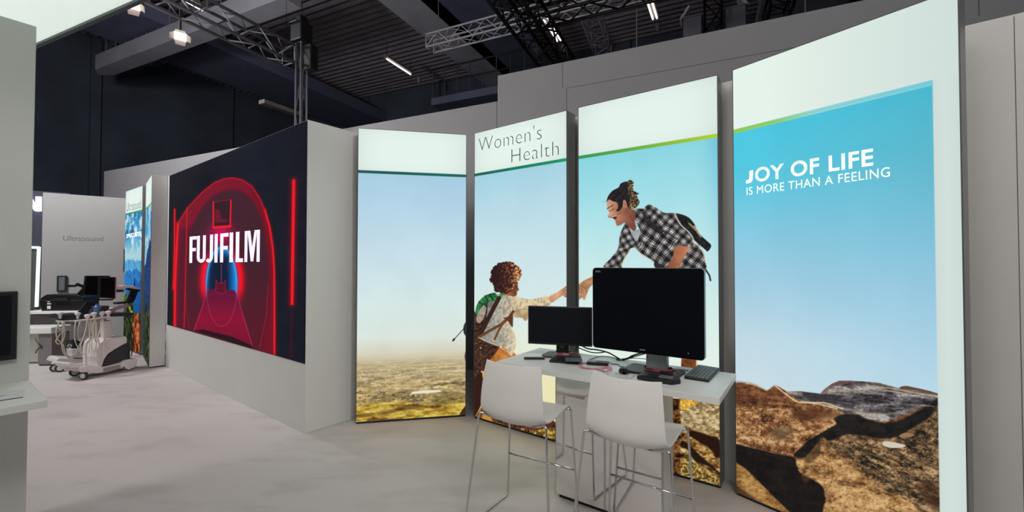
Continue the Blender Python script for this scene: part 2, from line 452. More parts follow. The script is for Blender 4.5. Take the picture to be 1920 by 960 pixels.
# --- picture one: sky over a wide plain
def art_plain(A, x, z):
    w = 1.096
    sky(A, z, [(0.0, (205, 205, 180)), (0.62, (208, 203, 175)), (0.72, (214, 212, 194)), (0.85, (217, 228, 220)), (1.2, (212, 231, 230)), (1.7, (198, 222, 232)), (2.2, (178, 210, 230)), (2.55, (164, 203, 224))])
    X, Y = A.x, A.y
    A.c += (fbm(X / 60, Y / 90, 3, 2)[:, None] - .5) * 8
    t = np.clip((0.70 - z) / 0.7, 0, 1)
    yy = 1 / (0.12 + np.clip(0.78 - z, 0, 1)) * 18
    n = fbm(X / 26 + fbm(X / 50, Y / 9, 2, 9) * 1.5, yy * 1.1 + Y / 6.5, 5, 4)
    n3 = fbm(X / 5.5, Y / 2.4, 3, 24)
    land = ramp(t, [(0, (206, 200, 172)), (0.15, (190, 174, 138)), (0.45, (176, 155, 112)), (0.70, (160, 137, 84)), (0.85, (172, 147, 62)), (1, (150, 110, 40))])
    cn = np.clip(t * 2.2, .18, 1)
    land = land * (1 + (n - .5) * .95 * cn + (n3 - .5) * .42 * cn)[:, None]
    cl = np.clip((fbm(X / 20, Y / 7, 3, 5) - .46) * 7, 0, 1)
    spk = np.clip((vnoise(X / 2.8 + Y / 9, Y / 1.5, 31) - .58) * 4, 0, 1) * np.clip((t - .08) * 5, 0, 1) * (t < .76) * cl
    land = land * (1 - spk[:, None] * .6) + np.array((238, 224, 184)) * spk[:, None] * .6
    dkp = np.clip((fbm(X / 9, Y / 3.2, 3, 37) - .58) * 6, 0, 1) * np.clip((t - .25) * 3, 0, 1) * (t < .8)
    land = land * (1 - dkp * .36)[:, None]
    a = np.clip((0.70 - z) / 0.12, 0, 1); A.mix(a, land)
    # meadows and hedges at the foot
    C = lambda P: crop(P, 4.8, 640, 620)
    n2 = np.clip(fbm(X / 16, Y / 4, 5, 8) + (fbm(X / 3, Y / 1.8, 2, 18) - .5) * .35, 0, 1)
    mead = ramp(n2, [(0.25, (128, 96, 36)), (0.45, (182, 150, 56)), (0.6, (204, 176, 76)), (0.8, (226, 206, 112))])
    A.fill(C([(120, 700), (300, 655), (560, 640), (640, 660), (420, 700), (260, 745), (120, 745)]), mead, 1.2)
    A.fill(C([(400, 780), (600, 720), (800, 690), (1130, 650), (1130, 780), (120, 850), (120, 800), (300, 760)]), mead, 1.2)
    hed = ramp(n2, [(0.2, (78, 50, 22)), (0.6, (124, 88, 40)), (0.8, (160, 124, 60))])
    A.fill(C([(330, 745), (480, 700), (640, 660), (740, 672), (890, 668), (860, 690), (700, 700), (560, 712), (420, 748)]), hed, 1.5)
    A.fill(C([(220, 830), (280, 780), (340, 790), (480, 790), (560, 775), (520, 800), (380, 820)]), hed, 1.5)
    A.fill(C([(120, 760), (220, 740), (300, 745), (240, 765), (120, 790)]), hed, 1.5, amt=.8)
    A.fill(C([(620, 572), (640, 548), (760, 536), (890, 534), (900, 550), (780, 562)]), (232, 226, 208), .8, smooth=False)
    for yq, xa, xb in ((383, 570, 790), (400, 300, 450), (520, 440, 620), (510, 830, 950), (545, 950, 1120)):
        A.line(C([(xa, yq), ((xa + xb) / 2, yq - 4), (xb, yq + 2)]), 1.6, (228, 212, 168), .55, 1.0)
    # parts of the neighbouring picture that reach over the edge
    A.fill(C([(1055, 770), (1085, 715), (1130, 660), (1130, 780)]), (72, 40, 24), .8, smooth=False)
    A.line(crop([(28, 460), (82, 400)], 2.743, 840, 470), 1.4, (50, 46, 42))
    A.line(crop([(26, 462), (32, 455)], 2.743, 840, 470), 3.4, (32, 30, 30))
    A.fill(crop([(100, 365), (84, 378), (79, 405), (84, 430), (100, 435)], 2.743, 840, 470), (34, 38, 40), .6)
    A.fill(crop([(100, 505), (90, 520), (86, 545), (92, 575), (100, 585)], 2.743, 840, 470), (44, 40, 36), .6)
    header(A, x, z, w, (34, 86, 78), (24, 104, 84))

def rim(A, P, wid, col, amt=.8): A.line(smooth_poly(P), wid, col, amt, .7)
# --- picture two: hiker seen from behind
def art_hiker(A, x, z):
    X, Y = A.x, A.y
    sky(A, z, [(0.0, (232, 224, 172)), (0.55, (234, 229, 184)), (0.78, (226, 234, 212)), (1.1, (216, 234, 232)), (1.7, (202, 227, 233)), (2.2, (182, 217, 231)), (2.55, (162, 209, 225))])
    A.c += (fbm(X / 50, Y / 90, 3, 3)[:, None] - .5) * 6
    C = lambda P: crop(P, 2.743, 840, 470)
    n = fbm(X / 4, Y / 4, 4, 11); nb = fbm(X / 11, Y / 11, 4, 12)
    # rock and grass at the foot
    rock = ramp(fbm(X / 9, Y / 5, 5, 14), [(0.25, (30, 18, 18)), (0.45, (70, 36, 26)), (0.6, (110, 62, 40)), (0.8, (196, 140, 60))])
    A.fill(C([(125, 800), (190, 800), (230, 830), (300, 850), (420, 890), (540, 870), (545, 980), (125, 900)]), rock, .8)
    A.fill(C([(175, 860), (190, 838), (215, 850), (232, 880), (236, 900), (200, 895)]), (196, 138, 52), 1.2)
    A.fill(C([(395, 905), (440, 880), (510, 868), (533, 885), (530, 925), (470, 918), (410, 925)]), (88, 42, 34), 1.0)
    gr = ramp(n, [(0.3, (66, 50, 22)), (0.55, (158, 128, 48)), (0.75, (220, 196, 96))])
    A.fill(C([(425, 935), (470, 920), (540, 915), (545, 975), (500, 970)]), gr, .8)
    for k in range(14):
        a0 = 255 + k * 14; A.line(C([(a0, 905 + k * 3), (a0 + random.uniform(-12, 6), 872 + k * 2)]), .7, (190, 160, 96), .6, .4)
    # lower leg
    A.fill(C([(118, 620), (180, 612), (192, 660), (188, 730), (178, 790), (150, 845), (118, 870)]), (52, 27, 22), .7)
    A.fill(C([(176, 630), (199, 618), (199, 660), (196, 720), (184, 780), (160, 826), (136, 858), (160, 815), (182, 752), (186, 690)]), (228, 172, 72), .7)
    # thigh
    A.fill(C([(205, 560), (240, 500), (300, 500), (352, 538), (330, 552), (262, 572), (250, 580), (215, 578)]), ramp(nb, [(.2, (150, 86, 34)), (.8, (214, 140, 66))]), .7)
    # pack and hip
    pack = ramp(n, [(0.2, (34, 22, 20)), (0.5, (62, 38, 31)), (0.8, (100, 64, 46))])
    A.fill(C([(120, 330), (150, 320), (190, 290), (235, 245), (272, 232), (262, 262), (228, 320), (192, 392), (160, 445), (240, 480), (262, 500), (215, 560), (196, 600), (170, 628), (118, 640)]), pack, .8)
    for P in (((140, 520), (160, 500), (175, 480)), ((150, 580), (172, 550), (168, 515)), ((135, 480), (170, 470))):
        A.line(C(P), .8, (140, 112, 90), .7, .4)
    for P in ((168, 500), (130, 456)): A.line(C([P, (P[0] + 1, P[1] + 2)]), 1.8, (235, 225, 205))
    # shirt
    sh = ramp(np.clip((X - 900) / 70 + (n - .5) * .7, 0, 1), [(0, (122, 128, 126)), (.4, (160, 162, 154)), (.75, (200, 188, 162)), (1, (226, 206, 164))])
    sa = A.fill(C([(232, 236), (262, 222), (302, 222), (352, 236), (420, 250), (480, 240), (512, 231), (527, 272), (500, 288), (420, 306), (342, 303), (336, 345), (322, 388), (340, 420), (350, 470), (338, 520), (322, 541), (300, 508), (262, 490), (204, 470), (158, 444), (178, 400), (196, 352), (206, 290)]), sh, .8)
    fold = fbm(X / 5.0 + Y / 14, Y / 12 - X / 26, 3, 21)
    A.mix(sa * np.clip(np.abs(fold - .5) * 2.6 - .12, 0, .5), (122, 112, 98))
    f2 = fbm(X / 9 - Y / 9, Y / 7 + X / 20, 3, 26); A.mix(sa * np.clip((f2 - .55) * 3, 0, .45), (226, 214, 186))
    A.line(C([(345, 300), (420, 303), (500, 285), (527, 270)]), 2.2, (150, 128, 96), .6); A.line(C([(300, 240), (336, 300), (322, 380)]), 1.6, (140, 126, 104), .5)
    A.fill(C([(160, 442), (210, 396), (264, 404), (262, 488), (204, 468)]), (156, 154, 146), 2, amt=.45)
    A.fill(C([(344, 306), (412, 308), (412, 344), (398, 362), (380, 346), (342, 342)]), ramp(nb, [(.2, (150, 126, 92)), (.8, (214, 190, 148))]), .7)
    # green pack top and near sleeve
    A.fill(C([(140, 318), (152, 272), (186, 234), (238, 216), (252, 232), (262, 240), (214, 280), (180, 312), (150, 326)]), ramp(nb, [(.2, (22, 70, 40)), (.8, (64, 158, 88))]), .7)
    for P in (((190, 232), (206, 262), (186, 300)), ((160, 262), (178, 278), (160, 316)), ((216, 226), (232, 252))): A.line(C(P), 2.2, (20, 40, 30), .9)
    A.fill(C([(262, 236), (274, 214), (294, 218), (284, 232), (258, 262)]), (60, 150, 74), .6)
    A.fill(C([(204, 268), (226, 262), (236, 284), (212, 296)]), (118, 112, 104), .7)
    A.fill(C([(146, 342), (166, 300), (184, 280), (196, 300), (186, 340), (164, 372), (150, 366)]), ramp(n, [(.2, (140, 124, 112)), (.8, (196, 180, 164))]), .7)
    # straps
    for P, wd in (((272, 232), 5), ((246, 256), 7)): pass
    A.line(C([(262, 244), (232, 300), (196, 372), (164, 436)]), 8, (54, 34, 28))
    A.line(C([(160, 444), (214, 412), (272, 380), (312, 346), (336, 312)]), 5.2, (104, 62, 44))
    A.fill(C([(284, 346), (312, 340), (332, 318), (334, 372), (330, 394), (308, 362)]), (92, 54, 40), .6)
    A.line(C([(290, 362), (262, 408), (236, 464)]), 4.0, (112, 68, 46))
    A.line(C([(296, 500), (350, 470), (346, 430)]), 1.0, (246, 230, 190), .8)
    A.line(C([(158, 446), (204, 470), (262, 492), (330, 536)]), 1.3, (238, 216, 170), .8)
    for P in ((232, 462), (268, 492), (188, 618), (172, 622), (214, 606)): A.line(C([P, (P[0] + 7, P[1] + 3)]), 2.4, (236, 212, 170), .9)
    A.line(C([(262, 492), (240, 530), (214, 560)]), 2.0, (88, 52, 36))
    # arm and hand
    A.fill(C([(516, 238), (560, 214), (592, 192), (612, 178), (640, 172), (640, 240), (606, 240), (588, 232), (562, 250), (530, 268)]), ramp(nb, [(.2, (168, 118, 88)), (.8, (218, 170, 132))]), .7)
    for P in (((596, 196), (612, 206), (616, 232)), ((590, 206), (606, 220), (606, 240)), ((600, 186), (618, 194))): A.line(C(P), 1.1, (126, 82, 60), .7, .4)
    A.line(C([(516, 237), (560, 213), (592, 191), (610, 179)]), 1.0, (250, 226, 190), .8)
    A.line(C([(480, 240), (512, 231), (527, 272)]), 1.2, (250, 236, 206), .8)
    # face, neck, hair
    A.fill(C([(282, 226), (300, 190), (332, 164), (358, 160), (360, 186), (366, 200), (356, 210), (354, 228), (340, 236), (318, 232), (300, 228)]), ramp(nb, [(.2, (96, 56, 40)), (.8, (166, 110, 76))]), .7)
    A.line(C([(358, 170), (361, 190), (366, 201), (356, 212), (354, 228)]), 1.2, (230, 180, 120), .8)
    jag = (fbm(X / 2.6, Y / 2.6, 3, 41) - .5) * 5
    A.x = X + jag; A.y = Y + (fbm(X / 2.6, Y / 2.6, 3, 43) - .5) * 5
    A.fill(C([(214, 152), (222, 128), (222, 100), (240, 78), (262, 62), (296, 55), (334, 62), (362, 82), (378, 108), (376, 140), (362, 152), (342, 166), (334, 196), (312, 216), (292, 222), (262, 216), (240, 206), (232, 180)]),
           ramp(np.clip((X - 938) / 42 + (fbm(X / 2.4, Y / 2.4, 4, 51) - .5) * 2.0, 0, 1), [(0, (46, 24, 26)), (.45, (74, 40, 32)), (.75, (140, 86, 54)), (1, (214, 160, 108))]), .6)
    A.x = X; A.y = Y
    header(A, x, z, 1.11, (30, 92, 80), (24, 150, 104))

# --- picture three: laughing hiker in a checked shirt
def plaid(X, Y, ang, per, seed):
    c, s = math.cos(ang), math.sin(ang)
    u = (X * c + Y * s) / per + fbm(X / 14, Y / 14, 2, seed) * .35; v = (-X * s + Y * c) / per + fbm(X / 14, Y / 14, 2, seed + 3) * .35
    fu = np.abs(u - np.floor(u) - .5) * 2; fv = np.abs(v - np.floor(v) - .5) * 2
    a = (fu > .5).astype(float); b = (fv > .5).astype(float)
    k = 30 + a * 66 + b * 66 + a * b * 56
    k = np.where((np.abs(fu - .74) < .09) | (np.abs(fv - .74) < .09), k * .42, k)
    sh = .72 + .56 * fbm(X / 9, Y / 9, 3, seed + 9)
    k = k * sh
    return np.stack([k * 1.0, k * .97, k * .97], -1)
def art_laugh(A, x, z):
    X, Y = A.x, A.y
    sky(A, z, [(0.0, (226, 232, 214)), (0.8, (228, 240, 230)), (1.2, (218, 238, 232)), (1.7, (192, 230, 232)), (2.1, (164, 222, 230)), (2.55, (136, 212, 226))])
    A.c += (fbm(X / 50, Y / 90, 3, 6)[:, None] - .5) * 6
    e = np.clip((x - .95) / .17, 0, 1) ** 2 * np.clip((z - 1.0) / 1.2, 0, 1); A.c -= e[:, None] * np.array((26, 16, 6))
    C = lambda P: crop(P, 4.364, 1080, 320)
    n = fbm(X / 3, Y / 3, 4, 61); nb = fbm(X / 8, Y / 8, 4, 62)
    # leg
    A.fill(C([(690, 940), (1036, 930), (1030, 1150), (1005, 1350), (990, 1560), (986, 1900), (852, 1900), (862, 1540), (850, 1400), (800, 1250), (720, 1100)]), ramp(nb, [(.2, (84, 44, 24)), (.8, (138, 82, 44))]), .6)
    A.line(C([(988, 1500), (984, 1640)]), 1.8, (236, 196, 120))
    # rocks
    rk = ramp(fbm(X / 14, Y / 9, 5, 64) + (fbm(X / 3, Y / 2.4, 3, 66) - .5) * .3, [(0.25, (30, 20, 12)), (0.42, (88, 62, 34)), (0.54, (140, 108, 64)), (0.66, (184, 156, 100)), (0.8, (222, 200, 142))])
    top = 742 + 10 * fbm(X / 20, X * 0, 3, 68)
    A.mix(np.clip((Y - top) / 2, 0, 1), rk)
    S3 = lambda P: crop(P, 2.8235, 1240, 660)
    A.fill(S3([(100, 250), (210, 262), (260, 285), (305, 290), (305, 400), (240, 420), (150, 400), (105, 372)]), ramp(fbm(X / 6, Y / 4, 5, 70), [(.3, (118, 96, 64)), (.45, (162, 138, 96)), (.62, (200, 180, 134)), (.8, (224, 208, 168))]), 1.5)
    A.fill(S3([(102, 252), (170, 252), (190, 275), (160, 290), (120, 305), (100, 300)]), ramp(n, [(.3, (180, 130, 40)), (.7, (244, 206, 92))]), 1)
    A.fill(S3([(170, 415), (250, 440), (305, 462), (310, 560), (240, 500), (180, 470), (140, 430)]), (38, 20, 12), 2)
    A.fill(S3([(125, 440), (190, 470), (260, 530), (305, 590), (305, 640), (200, 570), (140, 500)]), ramp(fbm(X / 6, Y / 4, 5, 71), [(.3, (80, 52, 26)), (.52, (152, 112, 60)), (.72, (206, 168, 102))]), 1.5)
    A.fill(S3([(100, 500), (140, 520), (180, 580), (240, 600), (310, 650), (310, 640), (220, 560), (120, 470)]), (36, 22, 14), 1.5)
    A.fill(S3([(100, 570), (160, 580), (240, 620), (310, 680), (310, 720), (100, 660)]), ramp(n, [(.3, (70, 50, 24)), (.5, (140, 112, 54)), (.7, (206, 180, 100))]), 1.5)
    dk = (X < 1275.5) & (Y > top)  # reflection over the left strip, painted into the print as darker brown
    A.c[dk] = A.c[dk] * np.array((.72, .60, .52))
    # left arm reaching down
    A.fill(C([(20, 930), (70, 895), (128, 868), (240, 790), (280, 790), (250, 850), (140, 930), (110, 960), (85, 1020), (70, 1060), (46, 1040), (20, 1060), (0, 1040), (0, 950)]), ramp(nb, [(.2, (150, 104, 74)), (.8, (206, 158, 116))]), .7)
    for P in (((24, 960), (60, 975), (62, 1030)), ((20, 990), (44, 1000), (40, 1040)), ((40, 945), (84, 968))): A.line(C(P), .9, (116, 78, 58), .7, .4)
    A.line(C([(20, 928), (70, 893), (128, 866)]), 1.0, (246, 222, 180), .8)
    # pack
    A.fill(C([(806, 352), (858, 356), (920, 382), (968, 436), (1006, 512), (1062, 566), (1106, 612), (1078, 660), (1052, 642), (960, 562), (900, 492), (830, 402)]), ramp(n, [(.3, (16, 18, 22)), (.7, (40, 42, 46))]), .7)
    A.line(C([(925, 432), (985, 490), (1020, 540)]), 3.0, (196, 170, 110), .75); A.line(C([(965, 452), (990, 480)]), 2.0, (240, 220, 160), .8)
    A.line(C([(1050, 790), (1074, 830), (1092, 858), (1100, 898)]), 3.0, (24, 24, 26))
    # checked shirt: body, far sleeve, near sleeve
    body = [(470, 322), (556, 312), (640, 330), (720, 350), (806, 350), (850, 430), (902, 484), (950, 532), (966, 590), (1004, 604), (1046, 676), (1064, 760), (1066, 800), (1044, 880), (1036, 960), (690, 960), (655, 800), (640, 750), (600, 718), (520, 668), (486, 628), (470, 560), (500, 570), (522, 490), (490, 420)]
    A.fill(C(body), plaid(X, Y, .62, 16.0, 80), .7)
    A.fill(C([(404, 432), (440, 470), (470, 540), (496, 572), (488, 628), (450, 634), (430, 670), (396, 712), (372, 770), (366, 800), (226, 790), (280, 722), (338, 650), (350, 600), (362, 520)]), plaid(X, Y, 1.05, 12.5, 90), .7)
    A.fill(C([(560, 312), (576, 286), (604, 278), (650, 300), (720, 344), (800, 352), (826, 400), (864, 450), (920, 500), (946, 530), (958, 580), (936, 626), (816, 614), (836, 566), (770, 520), (700, 480), (610, 410), (566, 362)]), plaid(X, Y, .70, 14.0, 100), .7)
    A.line(C([(566, 366), (612, 414), (704, 486), (772, 528), (836, 566)]), 1.6, (24, 22, 26), .8)
    A.fill(C([(540, 330), (566, 362), (620, 420), (712, 492), (690, 516), (620, 470), (560, 410)]), (34, 32, 38), .8, amt=.85)
    A.line(C([(812, 352), (830, 400), (864, 452), (922, 502), (952, 540), (962, 580), (990, 602), (1030, 650), (1052, 700), (1066, 770)]), 2.2, (232, 222, 196), .8)
    A.line(C([(490, 628), (540, 690), (600, 722), (640, 752), (652, 800)]), 1.6, (200, 186, 160), .7)
    A.line(C([(446, 640), (404, 712), (374, 776)]), 1.6, (226, 196, 130), .7)
    A.fill(C([(640, 752), (700, 770), (735, 800), (655, 800)]), (46, 40, 46), .7)
    # tee and collar
    A.fill(C([(438, 466), (476, 492), (522, 482), (512, 556), (492, 574), (462, 536)]), ramp(nb, [(.2, (132, 138, 146)), (.8, (182, 186, 192))]), .6)
    # near fore-arm
    A.fill(C([(814, 618), (930, 628), (902, 680), (866, 740), (836, 800), (730, 800), (770, 752), (796, 690)]), ramp(np.clip((X - 1250) / 46 + (nb - .5) * .5, 0, 1), [(0, (128, 74, 52)), (.6, (176, 112, 80)), (1, (206, 142, 104))]), .7)
    # head
    A.fill(C([(254, 246), (290, 232), (340, 240), (392, 238), (420, 262), (446, 312), (484, 330), (484, 420), (492, 470), (474, 492), (436, 462), (400, 424), (376, 438), (340, 452), (326, 430), (318, 402), (296, 390), (266, 384), (262, 370), (272, 344), (258, 322), (252, 284)]),
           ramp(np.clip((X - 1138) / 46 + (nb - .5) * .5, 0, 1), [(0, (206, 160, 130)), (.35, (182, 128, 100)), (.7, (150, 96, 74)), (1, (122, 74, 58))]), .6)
    A.fill(C([(396, 424), (440, 430), (484, 436), (492, 470), (474, 492), (436, 462)]), (118, 70, 56), 1.2, amt=.7)
    A.fill(C([(338, 452), (326, 428), (336, 406), (372, 420), (398, 424), (376, 438)]), (150, 98, 76), 1.2, amt=.6)
    A.fill(C([(292, 378), (318, 366), (330, 368), (334, 384), (322, 402), (306, 392)]), (96, 34, 32), .4)
    A.line(C([(296, 379), (318, 370), (328, 372)]), 1.3, (240, 232, 226), .95, .4)
    A.line(C([(256, 312), (276, 296), (304, 284)]), 1.5, (44, 30, 30), .95, .4)
    A.line(C([(274, 332), (292, 322), (310, 312)]), 1.2, (56, 36, 32), .9, .4)
    A.line(C([(262, 374), (276, 374), (286, 384)]), .8, (120, 72, 58), .8, .4)
    A.fill(C([(384, 252), (400, 244), (414, 266), (412, 296), (398, 310), (386, 288)]), (186, 128, 100), .5)
    A.line(C([(392, 262), (402, 272), (400, 298)]), .9, (110, 64, 52), .8, .4)
    hair = ramp(n, [(.3, (22, 20, 28)), (.7, (44, 38, 44))])
    A.fill(C([(250, 252), (256, 226), (268, 200), (294, 168), (328, 148), (350, 136), (362, 110), (388, 94), (420, 88), (440, 96), (436, 140), (428, 170), (444, 200), (446, 260), (440, 306), (420, 286), (406, 246), (386, 244), (380, 292), (352, 330), (330, 326), (346, 296), (336, 262), (300, 250), (272, 236)]), hair, .6)
    A.x = X + (fbm(X / 2, Y / 2, 3, 45) - .5) * 3; A.y = Y + (fbm(X / 2, Y / 2, 3, 47) - .5) * 3
    A.fill(C([(424, 92), (440, 76), (462, 78), (470, 110), (468, 156), (490, 176), (514, 190), (498, 202), (508, 232), (520, 258), (506, 288), (484, 306), (458, 318), (436, 300), (440, 220), (424, 170)]),
           ramp(fbm(X / 1.6, Y / 1.6, 3, 53), [(.3, (26, 22, 24)), (.5, (58, 46, 36)), (.62, (128, 104, 62)), (.78, (226, 204, 140))]), .5)
    A.x = X; A.y = Y
    A.line(C([(430, 172), (470, 172), (512, 188)]), 1.4, (36, 30, 30), .9)
    A.line(C([(352, 326), (366, 312), (372, 288)]), 1.0, (40, 32, 32), .8, .4); A.line(C([(250, 256), (232, 250), (212, 252)]), .6, (80, 64, 60), .6, .4)
    header(A, x, z, 1.12, (44, 150, 84), (176, 208, 44))

# --- picture four: rocks under a clear sky
def art_rocks(A, x, z):
    X, Y = A.x, A.y
    t = x / 1.0
    a = ramp(z, [(0.8, (200, 220, 228)), (1.1, (190, 216, 228)), (1.5, (160, 204, 226)), (1.85, (130, 200, 224)), (2.2, (86, 200, 224)), (2.55, (74, 200, 226))])
    b = ramp(z, [(0.8, (190, 218, 232)), (1.1, (176, 212, 230)), (1.5, (146, 198, 222)), (1.85, (118, 190, 214)), (2.2, (92, 184, 206)), (2.55, (72, 182, 208))])
    k = np.clip((x - .15) / .85, 0, 1)[:, None]
    A.c = a * (1 - k) + b * k
    A.c += (fbm(X / 70, Y / 110, 3, 7)[:, None] - .5) * 7
    C = lambda P: crop(P, 2.8235, 1240, 660)
    wx = X + (fbm(X / 40, Y / 40, 3, 111) - .5) * 34; wy = Y + (fbm(X / 40, Y / 40, 3, 113) - .5) * 34
    fine = fbm(X / 3.0, Y / 2.2, 3, 117); mid = fbm(X / 8.0 + Y / 30, Y / 6.0 - X / 40, 4, 118)
    def flake(ang, lx, ly, seed):
        c, q = math.cos(ang), math.sin(ang); u, v = X * c + Y * q, -X * q + Y * c
        return fbm(u / lx + vnoise(u / 40, v / 40, seed + 1) * 1.5, v / ly, 5, seed)
    grain = flake(.12, 34, 12, 115)
    g2 = np.clip(grain * .55 + mid * .45 + (fine - .5) * .32, 0, 1)
    gr_ = np.clip(flake(.42, 26, 7, 131) * .6 + mid * .4 + (fine - .5) * .40, 0, 1)
    pit = np.clip((fbm(X / 4.0, Y / 2.8, 3, 141) - .66) * 7, 0, 1)
    ridge = [(380, 166), (418, 162), (452, 164), (500, 175), (540, 196), (562, 206), (580, 192), (602, 178), (626, 186), (664, 210), (700, 208), (742, 208), (790, 216), (842, 222), (856, 204), (874, 188), (906, 166), (942, 152), (1000, 152), (1062, 155), (1120, 160), (1166, 166), (1212, 180), (1258, 192), (1274, 182), (1302, 180), (1350, 190), (1402, 202), (1440, 212), (1490, 226)]
    land = C(ridge + [(1490, 900), (380, 900)])
    base = ramp(g2, [(.2, (40, 28, 24)), (.4, (104, 68, 44)), (.58, (162, 112, 70)), (.78, (208, 164, 110))])
    A.fill(land, base, .7, smooth=False)
    # grey rocks behind
    grey = ramp(np.clip(flake(.10, 40, 9, 121) * .75 + mid * .25 + (fine - .5) * .3, 0, 1), [(.28, (36, 34, 38)), (.45, (80, 75, 78)), (.58, (122, 114, 114)), (.72, (186, 177, 164))])
    A.fill(C([(660, 212), (742, 209), (842, 222), (874, 189), (942, 153), (1062, 156), (1166, 167), (1258, 192), (1302, 181), (1402, 203), (1490, 227), (1490, 262), (1400, 290), (1300, 330), (1180, 372), (1080, 352), (960, 322), (860, 282), (740, 270)]), grey, .8, smooth=False)
    A.fill(C([(846, 222), (876, 190), (942, 155), (1040, 158), (980, 168), (905, 188)]), (112, 84, 80), 1.5, amt=.75)
    for P, wd, al in ((((1080, 186), (1200, 190), (1330, 214), (1470, 236)), 2.6, .75), (((1180, 200), (1300, 222), (1460, 240)), 1.6, .6), (((900, 210), (1000, 204), (1120, 222)), 1.4, .4), (((1166, 168), (1210, 182), (1262, 196), (1380, 208)), 1.4, .7), (((960, 300), (1060, 322), (1150, 336), (1260, 320), (1390, 282)), 5, .35)):
        A.line(C(P), wd, (206, 192, 160), al, 1.2)
    A.fill(C([(1260, 192), (1290, 180), (1350, 192), (1440, 214), (1380, 212), (1310, 202)]), (96, 64, 50), 1.2, amt=.8)
    A.fill(C([(1140, 340), (1170, 330), (1210, 345), (1180, 362)]), (188, 182, 176), 1.2, amt=.8)
    # dark hollow between the rocks
    dark = ramp(g2, [(.2, (14, 14, 16)), (.8, (44, 38, 34))])
    A.fill(C([(740, 218), (850, 226), (960, 262), (1060, 262), (1000, 290), (900, 276), (800, 262)]), (58, 52, 58), 3, amt=.7)
    A.fill(C([(900, 350), (960, 330), (1040, 330), (1090, 356), (1170, 374), (1250, 366), (1340, 322), (1410, 282), (1490, 232), (1490, 300), (1420, 350), (1340, 396), (1260, 446), (1160, 462), (1060, 444), (980, 440), (900, 470), (850, 470), (800, 520), (756, 560), (700, 552), (742, 500), (800, 450), (850, 420)]), dark, 2.2)
    # left rock: warm and bright
    lr = ramp(np.clip(g2 * 1.05 + .02, 0, 1), [(.27, (46, 28, 20)), (.42, (102, 65, 40)), (.54, (142, 97, 60)), (.64, (180, 136, 90)), (.76, (214, 176, 128))]) * (1 - .4 * pit[:, None])
    A.fill(C([(380, 166), (452, 164), (500, 175), (562, 206), (602, 178), (626, 186), (664, 212), (740, 268), (860, 284), (960, 322), (910, 352), (930, 380), (860, 420), (790, 460), (730, 510), (690, 550), (600, 536), (500, 512), (380, 492)]), lr, 1.2, smooth=False)
    A.fill(C([(380, 168), (452, 166), (500, 178), (560, 208), (602, 182), (640, 210), (690, 250), (600, 262), (480, 280), (380, 270)]), ramp(g2, [(.2, (40, 24, 20)), (.5, (96, 56, 38)), (.8, (146, 92, 58))]), 4, amt=.8)
    A.fill(C([(700, 310), (760, 300), (880, 310), (940, 330), (880, 352), (760, 366), (690, 350)]), (84, 50, 32), 5, amt=.75)
    A.fill(C([(600, 400), (650, 390), (700, 410), (680, 460), (610, 470), (570, 440)]), (104, 84, 60), 4, amt=.6)
    A.line(C([(450, 165), (500, 176), (556, 204)]), 1.5, (224, 196, 150), .8); A.line(C([(604, 180), (650, 216), (712, 262), (740, 268), (860, 268), (960, 300)]), 2.4, (226, 200, 150), .85)
    A.line(C([(740, 262), (840, 276), (930, 300)]), 3.0, (236, 214, 166), .6)
    A.line(C([(400, 470), (500, 500), (600, 532), (690, 546)]), 1.2, (72, 44, 28), .7)
    rs = random.Random(21)
    for k in range(34):
        x0, y0 = rs.uniform(400, 880), rs.uniform(285, 500); L0 = rs.uniform(14, 60)
        if y0 > 495 - abs(x0 - 520) * .25: continue
        A.line(C([(x0, y0), (x0 + L0 * .5, y0 + rs.uniform(-6, 6)), (x0 + L0, y0 + rs.uniform(-4, 14))]), rs.uniform(.6, 1.6), (58, 36, 24) if k % 3 else (216, 180, 130), .55, .6)
    for k in range(40):
        x0, y0 = rs.uniform(880, 1420), rs.uniform(170, 330); L0 = rs.uniform(30, 120)
        if y0 < 172 + abs(x0 - 1020) * .10 or y0 > 345 - abs(x0 - 1150) * .24: continue
        A.line(C([(x0, y0), (x0 + L0 * .5, y0 + rs.uniform(-3, 5)), (x0 + L0, y0 + rs.uniform(0, 12))]), rs.uniform(.6, 1.5), (40, 36, 38) if k % 2 else (206, 196, 176), .5, .6)
    # dark gap below it
    A.fill(C([(380, 492), (480, 508), (600, 536), (700, 556), (716, 590), (734, 636), (800, 672), (856, 712), (868, 770), (900, 850), (640, 900), (560, 760), (480, 670), (420, 604), (380, 580)]), ramp(g2, [(.2, (16, 14, 16)), (.8, (38, 30, 26))]), 1.6)
    A.fill(C([(380, 590), (410, 596), (450, 622), (520, 690), (600, 770), (660, 830), (720, 900), (560, 900), (380, 760)]), ramp(g2, [(.2, (70, 44, 24)), (.5, (150, 108, 58)), (.8, (206, 166, 104))]), 1.6)
    A.fill(C([(380, 700), (440, 736), (500, 790), (380, 790)]), (60, 38, 24), 3, amt=.8)
    A.fill(C([(760, 690), (800, 660), (760, 640), (740, 650)]), (100, 66, 46), 3, amt=.5)
    # front rock, tan to dark on the right
    fr = ramp(g2, [(.27, (86, 58, 34)), (.43, (146, 106, 64)), (.55, (184, 142, 90)), (.7, (214, 178, 124))]) * (1 - .35 * pit[:, None])
    A.fill(C([(716, 576), (760, 562), (830, 480), (850, 452), (880, 470), (960, 560), (1080, 660), (1200, 740), (1330, 800), (1420, 900), (900, 900), (872, 770), (856, 716), (800, 672), (738, 640)]), fr, 2)
    dr = ramp(gr_, [(.28, (24, 22, 19)), (.44, (66, 53, 38)), (.56, (116, 90, 62)), (.66, (160, 126, 88)), (.78, (186, 160, 124))])
